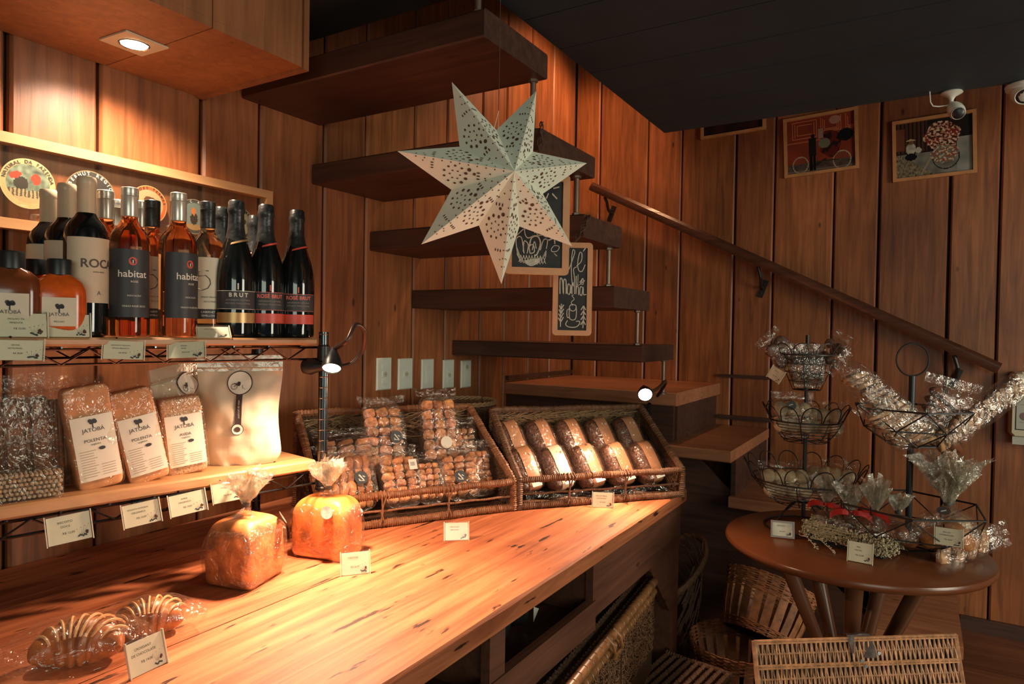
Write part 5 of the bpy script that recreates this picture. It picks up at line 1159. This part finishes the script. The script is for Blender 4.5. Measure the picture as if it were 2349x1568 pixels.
# ================= pictures on the back wall =====================================
def pic(name_label,x0,x1,z0,z1,cf,tilt,nx=110,ny=80):
    yc=(x0+x1)/2; w_=abs(x1-x0); h=z1-z0; t=thing('framed_photograph',name_label,'framed picture',(F-.001,yc,z0),-PI/2,'framed photographs on the back wall'); t.rotation_euler=(0,tilt,-PI/2)
    b=.014
    for i,q in enumerate((((-w_/2,-.016,0),(w_/2,0,b)),((-w_/2,-.016,h-b),(w_/2,0,h)),((-w_/2,-.016,b),(-w_/2+b,0,h-b)),((w_/2-b,-.016,b),(w_/2,0,h-b)))):
        m=M(); m.box(*q); m.build('frame_rail',MPW,t)
    m=M(); m.grid(lambda u,v:(-w_/2+b+u*(w_-2*b),-.006,b+v*(h-2*b)),nx,ny,cf); m.build('photo_print',MPAINTG,t)
def N2(u,v,s,k=0): return noise.noise(V((u*s,v*s,k)))
def mix(a,b,t): return tuple(p*(1-t)+q*t for p,q in zip(a,b))
def flowers(u,v):
    c=mix(hx('161412'),hx('2d2018'),.5+.5*N2(u,v,3))
    if u<.42 and v>.45: c=hx('4a2a1c') if int(u*55)%3 else hx('181412')
    if u<.12 and .5<v<.9: c=hx('6a3a26')
    if v<.42+.0*u: c=mix(hx('5a564e'),hx('7a766a'),.5+N2(u,v,8))
    if v<.48-.9*u and v<.42: c=mix(hx('4b4030'),hx('8a7c62'),.5+N2(u*3,v,20))
    if u>.80 and v<.62: c=mix(hx('74736a'),hx('8b8a80'),.5+N2(u,v,6))
    # squatting person in white shirt with straw hat, generic and small
    if (u-.20)**2*3+(v-.52)**2<.012: c=mix(hx('b4ae9c'),hx('8a8474'),.5+N2(u,v,14))
    if (u-.30)**2*3+(v-.48)**2*2<.006: c=hx('a8a190')
    if (u-.20)**2+(v-.37)**2*1.5<.0065: c=hx('141312')
    if abs(u-.20)<.06 and .66<v<.70-.4*abs(u-.20): c=hx('b59a72')
    if (u-.205)**2+(v-.635)**2<.0012: c=hx('6a4632')
    # bicycle wheel + loaded flowers
    d=math.hypot((u-.66),(v-.30)*.8)
    if abs(d-.17)<.008 and v<.42: c=hx('2a2622')
    if abs((u-.42)*2.2-(v-.22))<.035 and .02<v<.45: c=hx('8a7a66')
    if (u-.62)**2/.055+(v-.68)**2/.075+.35*N2(u,v,7)<1:
        k=N2(u,v,26)+.5*N2(u,v,50,2); k2=N2(u,v,9,5)
        c=hx('c8b09a') if k>.18 else hx('7c2a1c') if k2>.10 else hx('a8684e') if k>-.1 else hx('3c2218')
    if (u-.64)**2/.03+(v-.36)**2/.03+.5*N2(u,v,8,3)<1:
        k=N2(u,v,30); c=hx('b5a28a') if k>.12 else hx('5c7470') if k<-.25 else hx('7e4a34')
    return c
def rickshaw(u,v):
    c=mix(hx('6b2a16'),hx('8a3a20'),.5+.5*N2(u,v,4))
    if v>.58:
        for (a,b_,w2,h2) in ((.27,.80,.20,.17),(.66,.84,.16,.15),(.95,.84,.08,.15)):
            e=max(abs(u-a)/w2,abs(v-b_)/h2)
            if .88<e<.94 or .70<e<.75 or .55<e<.58: c=hx('c07048')
    if .565<v<.585: c=hx('a55a38')
    if v<.17: c=mix(hx('3a2c26'),hx('57463c'),.5+N2(u,v,12))
    if v<.05: c=hx('6a5a4c')
    for a,r in ((.20,.115),(.81,.125)):
        d=math.hypot((u-a),(v-.155)*.78)
        if abs(d-r)<.008: c=hx('a08a78')
        elif d<r and int(math.atan2(v-.155,u-a)*9)%3==0 and d>.01: c=mix(c,hx('6a5a4e'),.4)
    if abs(v-(.10+.55*(u-.38)))<.02 and .38<u<.58: c=hx('2c201a')
    if abs(v-.17)<.012 and .40<u<.72: c=hx('3a2a22')
    if .50<u<.80 and .22<v<.72 and (u-.64)**2/.025+(v-.48)**2/.06+.3*N2(u,v,8)<1: c=hx('5a1c12') if N2(u,v,12)>-.1 else hx('2a1512')
    if (u-.56)**2/.008+(v-.50)**2/.008<1: c=hx('6a6850')
    if (u-.72)**2/.007+(v-.90)**2/.006<1: c=hx('a07060')
    if abs(u-.51)<.04 and .60<v<.78: c=hx('8d7260')
    if (u-.86)**2/.014+(v-.60)**2/.012+.4*N2(u,v,14)<1: c=hx('17130f')
    if abs(u-.38)<.055 and .30<v<.62: c=hx('1d1614')
    if (abs(u-.36)<.022 or abs(u-.41)<.02) and .03<v<.32: c=hx('120f0e')
    if (u-.39)**2+((v-.66)*.8)**2<.0009: c=hx('1a1210')
    return c
pic('framed photograph of a flower-laden bicycle beside a squatting figure in a straw hat',.119,-.185,.678,.942,flowers,-.035)
pic('framed photograph of a loaded rickshaw and dark standing figure before a red wall',.565,.252,.743,1.02,rickshaw,-.045)
pic('framed photograph mostly hidden by the dark ceiling, leftmost of the three',.965,.655,.975,1.24,lambda u,v:mix(hx('3a2018'),hx('241614'),.5+N2(u,v,5)),-.03,30,20)
# ================= cameras =======================================================
MSC=mat('camera_white',(.62,.63,.55),.4,.04)
p=onZ(2183,214,.745); cc=V((p.x,p.y,.749))
t=thing('bullet_security_camera','white egg-shaped security camera on a flared round mount under the dark ceiling','security camera',cc)
m=M(); m.lathe([(0,0),(.028,0),(.030,-.004),(.024,-.008),(.012,-.014),(.006,-.024),(.0055,-.034),(0,-.036)],28); m.build('mount',MSC,t)
hd=V((-.62,-.30,-.52)).normalized(); q=hd.to_track_quat('Z','Y').to_matrix().to_4x4(); hc=V((0,0,-.036)); ax=(V((-.35,-.42,-.84))).normalized()
q=ax.to_track_quat('Z','Y').to_matrix().to_4x4(); cdir=(-(cc+hc)).normalized()
m=M(); m.blob(lambda v:hc+ax*(.028+v.z*.032)+ (q.to_3x3()@V((v.x,v.y,0)))*(.0225*(1+.12*v.z)),28,18); m.build('body',MSC,t)
ctr=hc+ax*.037; ql=(cdir+ax*.35).normalized().to_track_quat('Z','Y').to_matrix().to_4x4(); m=M(); m.T=Matrix.Translation(ctr)@ql
m.lathe([(.0175,.012),(.0185,.0165),(.0175,.0205),(.0165,.0195)],28,cap=False); m.mi=1; m.lathe([(.0168,.0195),(.010,.0235),(0,.0245)],24); m.build('lens_ring',[MSC,MBK],t)
m=M(); 
a=hc+V((0,0,.001))+ax*.004; pts=[a,a-rt3*.018+V((0,0,-.004)),a-rt3*.040+V((0,0,-.007)),a-rt3*.058+V((0,0,-.006)),a-rt3*.066+V((0,0,.006)),V((-rt3.x*.067,-rt3.y*.067,0))+V((0,0,-.0))]
m.tube(pts,.0018,6); m.build('cable',MSC,t)
p=onZ(2352,196,.745); cc=V((p.x,p.y,.749))
t=thing('dome_security_camera','white dome security camera at the far right under the dark ceiling','security camera',cc)
m=M(); m.lathe([(0,0),(.047,0),(.050,-.004),(.048,-.014),(.040,-.017)],36); m.build('base',MSC,t)
cdir=(-cc).normalized(); m=M(); m.blob(lambda v:V((0,0,-.022))+v*.037,32,22); m.build('eyeball',MSC,t)
ld=(cdir*1.0+V((0,0,-.55))+rt3*-.05).normalized(); ql=ld.to_track_quat('Z','Y').to_matrix().to_4x4(); m=M(); m.T=Matrix.Translation((0,0,-.022))@ql; m.lathe([(.0255,.028),(.0265,.030),(.0235,.0335),(.0215,.0315)],32,cap=False); m.mi=1; m.lathe([(.0218,.0312),(.013,.0345),(0,.0355)],28); m.build('lens_ring',[MSC,MBK],t)
# ================= wall dispenser =================================================
a=onX(2319,852,F-.06); b=onX(2319,1000,F-.06)
t=thing('wall_control_box','cream wall-mounted appliance with dark-edged grey panel at the right edge','wall appliance',(F-.001,a.y-.10,b.z),-PI/2); w_,h,d=.20,a.z-b.z,.085
m=M(); c=.012
pr=[(-w_/2+c,0),(w_/2-c,0),(w_/2,c),(w_/2,h-c),(w_/2-c,h),(-w_/2+c,h),(-w_/2,h-c),(-w_/2,c)]
m.add([(x,0,z) for x,z in pr]+[(x,-d+.02,z) for x,z in pr]+[(x*.94,-d,(z-h/2)*.95+h/2) for x,z in pr],[tuple(range(8))]+[(i,(i+1)%8,8+(i+1)%8,8+i) for i in range(8)]+[(8+i,8+(i+1)%8,16+(i+1)%8,16+i) for i in range(8)]+[tuple(range(16,24))]); m.build('housing',mat('cream_plastic',(.58,.50,.36),.35,.05),t)
m=M(); m.box((-w_/2+.016,-d-.001,.03),(w_/2-.016,-d+.001,h-.045)); m.mi=1; m.box((-w_/2+.019,-d-.002,.034),(w_/2-.019,-d,h-.049)); 
m.mi=2; 
for k in range(4): m.box((-w_/2+.03,-d-.0026,.06+.035*k),(w_/2-.03,-d-.002,.0615+.035*k))
m.lathe([(.016,-d-.0028),(.014,-d-.003)],20,(-w_/2+.045,0,.085),'y'); m.build('panel',[MBK,mat('panel_grey',(.42,.42,.36),.4,.05),mat('panel_marks',(.2,.13,.11),.5,.1)],t)
m=M(); m.box((-w_/2+.010,-d+.018,-.030),(w_/2-.01,-d+.032,.012)); m.build('lower_tray',mat('tray_grey',(.45,.45,.38),.4,.05),t)
# ================= wicker chest (lower right) ======================================
MWK=mat('light_wicker',(.50,.25,.12),.5,.45,70,.3,usecol=True); MWKD=mat('wicker_inside',(.045,.02,.01),.8,.3)
pa,pb=onZ(1732,1472,-.75),onZ(2188,1457,-.75); e1=(pb-pa); Lc=e1.length; e1.normalize(); rzc=math.atan2(e1.y,e1.x)
t=thing("wicker_chest","light brown wicker chest with its strapped lid raised, in front of the round table","wicker chest",(pa.x,pa.y,ZF),rzc); H=-.75-ZF; Dp=.36; R=random.Random(8)
def vert(px,py,z0): return None
def weave(m,o,ux,uy,nrm,w_,h,nst,nrow,jit=.0015):
    o=V(o);ux=V(ux);uy=V(uy);nrm=V(nrm); rows=[h*(i+.5)/nrow for i in range(nrow)]
    for i in range(nst):
        x=w_*(i+.5)/nst; pts=[]; g0=R.uniform(.65,1.3); m.col=(g0,g0*R.uniform(.92,1.04),g0*R.uniform(.88,1.05)); k=nrow*4; dx=R.uniform(-jit,jit)
        for j in range(k+1): 
            v=h*j/k; pts.append(o+ux*(x+dx*math.sin(v*14+i))+uy*v+nrm*(.0035*math.cos(v/h*nrow*PI+PI*(i%2))))
        m.tube(pts,w_/nst*.42,5,cap=False)
    m.col=(.8,.75,.7)
    for r in rows: m.tube([o+uy*r,o+ux*w_+uy*r],.003,4)
LD=V((0,-.26,-.966)); LN=V((0,-.966,.26)); LH=.34
m=M(); weave(m,(0,0,H),(1,0,0),LD,LN,Lc,LH,84,6)
for j in range(7):
    m.col=(1.15,1.1,1.05); c=V((0,0,H))+LD*(LH*j/6)
    for s in (-.003,.003): m.tube([c+LN*.004+LD*s+V((-.004,0,0)),c+LN*.004+LD*s+V((Lc+.004,0,0))],.0030,5)
for x in (-.003,Lc+.003): m.col=(1,.95,.9); m.tube([V((x,0,H+.003)),V((x,0,H))+LD*LH],.006,6)
m.build('open_lid',MWK,t)
m=M(); bk_=V((0,.012,0)); m.add([V((.003,0,H))-LN*.006,V((Lc-.003,0,H))-LN*.006,V((Lc-.003,0,H))-LN*.006+LD*LH,V((.003,0,H))-LN*.006+LD*LH],[(0,1,2,3)]); m.build('lid_lining',MWKD,t)
yb=-.095; Hb=H-.335
m=M(); weave(m,(0,yb-.30,0),(1,0,0),(0,0,1),(0,-1,0),Lc,Hb,84,4); weave(m,(Lc,yb-.30,0),(0,1,0),(0,0,1),(1,0,0),.30,Hb,50,4); weave(m,(0,yb,0),(0,-1,0),(0,0,1),(-1,0,0),.30,Hb,50,4); weave(m,(Lc,yb,0),(-1,0,0),(0,0,1),(0,1,0),Lc,Hb,84,4); m.build('body',MWK,t)
m=M(); m.box((.006,yb-.294,.004),(Lc-.006,yb-.006,.010)); m.build('base',MWKD,t)
m=M(); xc=Lc*.50
m.grid(lambda u,v:V((xc-.028+.062*u+.010*v,.010,H))+(LD*(-.012+.058*v) if v>.15 else V((0,.012*(1-v/.15),.008)))+LN*(.012+.006*math.sin(u*6+v*3)),8,8)
for dx,dz in ((.040,.030),(-.006,.046),(.002,.058)): m.mi=1; c=V((xc+dx,0,H))+LD*dz+LN*.022; m.tube([c,c+LN*.003],.0045,8)
m.build('leather_strap',[mat('worn_leather',(.085,.05,.04),.5,.5,50,.4),MCH],t)
# ================= wicker hamper under the counter ==================================
ra,rb=onZ(1500,1333,-.765),onZ(1315,1568,-.765); e1=(rb-ra); Lh=e1.length+.16; e1.normalize(); rzh=math.atan2(-e1.y,-e1.x)
oh=ra+e1*Lh; t=thing('wicker_hamper','tall wicker hamper with bamboo rim and wooden toggle half under the counter','hamper',(oh.x,oh.y,ZF),rzh); H=-.765-ZF; R=random.Random(18)
MBAM=mat('bamboo_rim',(.30,.135,.05),.4,.4,40); 
for z,nm in ((H,'lid_rim'),(H-.030,'body_rim')):
    m=M(); m.tube([(0,0,z),(Lh,0,z)],.013 if z==H else .011,12); 
    for k in range(24): x=.02+k*.034; m.lathe([(.0128,-.0022),(.0142,0),(.0128,.0022)],10,(x,0,z),'x') if x<Lh else None
    m.build(nm,MBAM,t)
m=M(); m.mi=1; m.box((0,.002,.01),(Lh,.006,H-.035)); m.box((Lh-.006,.002,.01),(Lh-.002,.30,H-.03)); m.mi=0
for k in range(1500):
    x=R.uniform(0,Lh-.02); z=R.uniform(.25,H-.05); a=R.uniform(0,PI); l=R.uniform(.012,.032); 
    dx,dz=l*math.cos(a),l*math.sin(a); m.tube([(x,-.001,z),(min(Lh,x+dx/2),-.005-R.random()*.003,z+dz/2),(min(Lh,x+dx),-.001,min(H-.04,z+dz))],.0013,4,cap=False)
m.build('woven_front',[bpy.data.materials['light_wicker'] if 0 else mat('hamper_twigs',(.22,.10,.042),.6,.4,60),MWALL],t)
m=M(); 
for j in range(7): 
    y=.02+.030*j; k=int(Lh/.008)
    m.tube([(Lh*i/k,y+.001*math.sin(i*1.7),H-.004+.003*(i%2)) for i in range(k+1)],[.0065+.0022*(i%2) for i in range(k+1)],5)
m.box((.004,.006,H-.012),(Lh-.004,.24,H-.008)); m.build('lid',MWALL,t)
m=M(); xk=Lh-.46
for s in (0,.055): m.tube([(xk+s,.0,H+.013),(xk+s+.004,-.018,H-.004),(xk+s+.012,-.022,H-.03),(xk+s+.020,-.014,H-.045)],.0045,7)
m.tube([(xk+.02,-.016,H-.045),(xk+.075,-.016,H-.043)],.0045,7); m.build('toggle_loop',MBAM,t)
m=M(); m.tube([(xk+.045,-.026,H-.045),(xk+.043,-.028,H-.16)],.0022,6); m.lathe([(0,.004),(.004,0),(0,-.004)],8,(xk+.045,-.026,H-.043)); m.build('metal_pin',MCH,t)
# ================= black bags in the cubby and basket under counter =================
MBAG=mat('black_plastic_bag',(.018,.021,.022),.22,.5,12,.5); MTRI=mat('white_corner_label',(.45,.46,.40),.6,.05)
def blackbag(loc,rz,s,label,seed,tri=False,g_='black bags stored under the counter'):
    t=thing('black_bag',label,'bag',loc,rz,g_); m=M(); R=random.Random(seed)
    def fn(v): p=V((v.x*s[0],v.y*s[1],s[2]+math.copysign(abs(v.z)**.8,v.z)*s[2])); p+=noise.noise_vector(p*24+V((seed,0,0)))*.016; p.z=max(.0005,p.z); return p
    m.blob(fn,22,14); m.build('bag_body',MBAG,t,flat=True)
    if tri: m=M(); m.prism([(-.006,.015),(.026,.036),(-.006,.052)],-s[1]-.012,-s[1]-.0115,lambda x,z,y:(x,y,z)); m.build('corner_label',MTRI,t)
blackbag((1.175,.86,-.7145),-.3,(.052,.06,.045),'crumpled glossy black bag at the left of the cubby',1)
blackbag((1.29,.83,-.7145),.2,(.048,.05,.036),'black bag in the middle of the cubby with a glint along its fold',2)
blackbag((1.40,.84,-.7145),.1,(.045,.05,.034),'black bag with pale triangular label in the cubby',3,True)
cb=V((1.15,.83,ZF)); t=thing('round_rattan_basket','large round rattan basket of black bags on the floor under the counter','basket',cb); m=M(); R=random.Random(2)
for k in range(12): z=.02+.026*k; r=.17+.055*k/12; m.tube([(math.cos(2*PI*i/40)*(r+.003*(1 if (i+k)%2 else -1)),math.sin(2*PI*i/40)*(r+.003*(1 if (i+k)%2 else -1))*.62,z) for i in range(40)],.0085,5,True)
m.build('body',MWALL,t); m=M(); m.tube([(math.cos(2*PI*i/60)*.228,math.sin(2*PI*i/60)*.142,.335+.002*(i%2)) for i in range(60)],.0095,7,True); m.tube([(math.cos(2*PI*i/60)*.232,math.sin(2*PI*i/60)*.145,.318) for i in range(60)],.006,6,True); m.build('rim',MBAM,t)
m=M(); m.lathe([(0,.004),(.165,.004)],30); m.build('base',MWALL,t)
for i,(dx,dy,s) in enumerate(((-.09,0,.055),(.02,.02,.06),(.11,-.01,.055))): blackbag(cb+V((dx,dy,.30)),i,(s,s*.9,.050),('left','middle','right')[i]+' black bag heaped in the round rattan basket',20+i)
# ================= baskets on the floor at the right of the counter ==================
MSPL=mat('split_cane',(.46,.19,.08),.5,.4,50,.2,usecol=True)
def splitbasket(label,loc,rot,r,h,handle,seed,group='split-cane baskets under the round table'):
    t=thing('split_cane_basket',label,'basket',loc,0,group); t.rotation_euler=rot; R=random.Random(seed); m=M(); n=22
    rad=lambda z:r*(.80+.25*(z/h)**.8)
    for i in range(n):
        a=2*PI*i/n; g0=R.uniform(.7,1.2); m.col=(g0,g0,g0); w_=r*2*PI/n*.34; e=V((-math.sin(a),math.cos(a),0))
        vs=[]
        for z in (0,h*.33,h*.66,h): c=V((math.cos(a)*rad(z),math.sin(a)*rad(z),z)); o_=V((math.cos(a),math.sin(a),0))*.0012; vs+=[c-e*w_+o_,c+e*w_+o_,c+e*w_-o_,c-e*w_-o_]
        m.add(vs,[(4*j+q,4*j+(q+1)%4,4*j+4+(q+1)%4,4*j+4+q) for j in range(3) for q in range(4)])
    m.build('uprights',MSPL,t)
    m=M()
    def band(z0,z1,k):
        for j in range(k):
            z=z0+(z1-z0)*(j+.5)/k; g0=R.uniform(.7,1.25); m.col=(g0,g0*.97,g0*.95); N_=2*n*2
            m.tube([(math.cos(2*PI*i/N_)*(rad(z)+.0032*math.cos(i*PI/2+PI*(j%2))),math.sin(2*PI*i/N_)*(rad(z)+.0032*math.cos(i*PI/2+PI*(j%2))),z+R.uniform(-.0008,.0008)) for i in range(N_)],(z1-z0)/k*.40,5,True)
    band(h*.66,h,9); band(0,h*.16,5); m.build('woven_bands',MSPL,t)
    m=M(); m.lathe([(0,.002),(rad(0),.002)],26); m.build('base',MWKD,t)
    if handle:
        m=M()
        for s in (-.008,.008): 
            k=18; vs=[]
            for i in range(k+1): a=PI*i/k; vs+=[(s*1.0-.006,math.cos(a)*rad(h)*1.02,h*.95+math.sin(a)*r*.95),(s*1.0+.006,math.cos(a)*rad(h)*1.02,h*.95+math.sin(a)*r*.95)]
            m.add(vs,[(2*i,2*i+1,2*i+3,2*i+2) for i in range(k)])
        m.build('handle',MSPL,t)
    return t
b1=onZ(1745,1395,-.95); splitbasket('split-cane basket with arched handle lying tilted on another under the table',(b1.x+.05,b1.y+.02,-1.075),(.30,.50,.3),.150,.20,True,1)
b2=onZ(1700,1500,-1.05); splitbasket('lower split-cane basket standing on the floor beneath the tilted one',(b2.x+.12,b2.y+.03,ZF+.001),(0,0,.4),.160,.165,False,2)
# rough twig basket beyond the counter end
t=thing('twig_bundle_basket','rough dark twig basket leaning on the floor just beyond the counter end','basket',(2.43,.78,ZF),-.5); R=random.Random(31); m=M()
for k in range(220):
    a=R.uniform(0,2*PI); z=R.uniform(.02,.30); r=.12+.05*z; l=R.uniform(.25,.6); q=[(math.cos(a+l*s)*(r+R.uniform(-.005,.005)),math.sin(a+l*s)*r*.8,z+.07*s+.10*math.cos(a+l*s)*(z/.30)) for s in (0,.5,1)]; m.tube(q,.003,4,cap=False)
m.build('woven_twigs',MWALL,t); m=M(); m.tube([(math.cos(2*PI*i/50)*.146,math.sin(2*PI*i/50)*.117,.34+.10*math.cos(2*PI*i/50)+.003*(i%2)) for i in range(50)],.011,6,True); m.build('rim',MCANE2,t)
# small flat wicker lid at the bottom
p=onZ(1560,1562,-1.05); t=thing('small_wicker_lid','small dark wicker box on the floor between the hamper and the split-cane baskets','wicker box',(p.x,p.y,ZF),rzh-.2); m=M(); R=random.Random(5); h=-1.05-ZF
for j in range(9): y=-.10+.025*j; m.tube([(-.13+.0065*i,y+.001*(i%3),h+.0025*(i%2)) for i in range(41)],[.0075+.002*(i%2) for i in range(41)],5)
m.box((-.13,-.105,h-.008),(.13,.105,h-.004)); m.build('lid',MCANE2,t); m=M(); 
for k in range(10):
    z=.01+(h-.015)*k/10
    m.tube([(x,y,z) for x,y in ((-.13,-.105),(.13,-.105),(.13,.105),(-.13,.105))],.010,5,True)
m.build('sides',MWALL,t); m=M(); m.wrap((.135,-.11,h),(.135,.11,h+.004),.009,.008); m.build('end_roll',MCANE2,t)

# ================= sub-parts: pieces that belong to a part ======================
NEST={'foot':'post','collar':'post','post_grooves':'post','lens':'lamp_shade','lamp_lens':'trim_plate','bezel':'trim_plate','lettering':'print','module':'plate','neck_band':'foil_capsule',
 'ribbon':'tie','leather_strap':'open_lid','lid_lining':'open_lid','bracket':'rail','metal_pin':'toggle_loop','chalk_drawing':'slate','glaze':'croissant','sticker':'pouch','panel':'housing','loop_rim':None,
 'string':'hanging_loop','punched_pattern':'star_body','photo_print':None,'label':'glass_body','date_label':'cellophane','lens_ring':'body','braided_rim':None}
def base(o): return o.name.split('.')[0]
def ctr(o):
    b=[V(c) for c in o.bound_box]; return sum(b,V())/8
for o in [x for x in COL.objects if x.parent is None and x.type=='EMPTY']:
    kids=list(o.children)
    for c in kids:
        pb=NEST.get(base(c))
        if pb is None and base(c)=='lens_ring': pb='eyeball'
        if not pb: continue
        cs=[k for k in kids if base(k)==pb]
        if not cs and base(c)=='lens_ring': cs=[k for k in kids if base(k)=='eyeball']
        if base(c)=='foot' and o.get('category')=='price card': continue
        if cs: c.parent=min(cs,key=lambda k:(V((ctr(k).x,ctr(k).y,0))-V((ctr(c).x,ctr(c).y,0))).length)
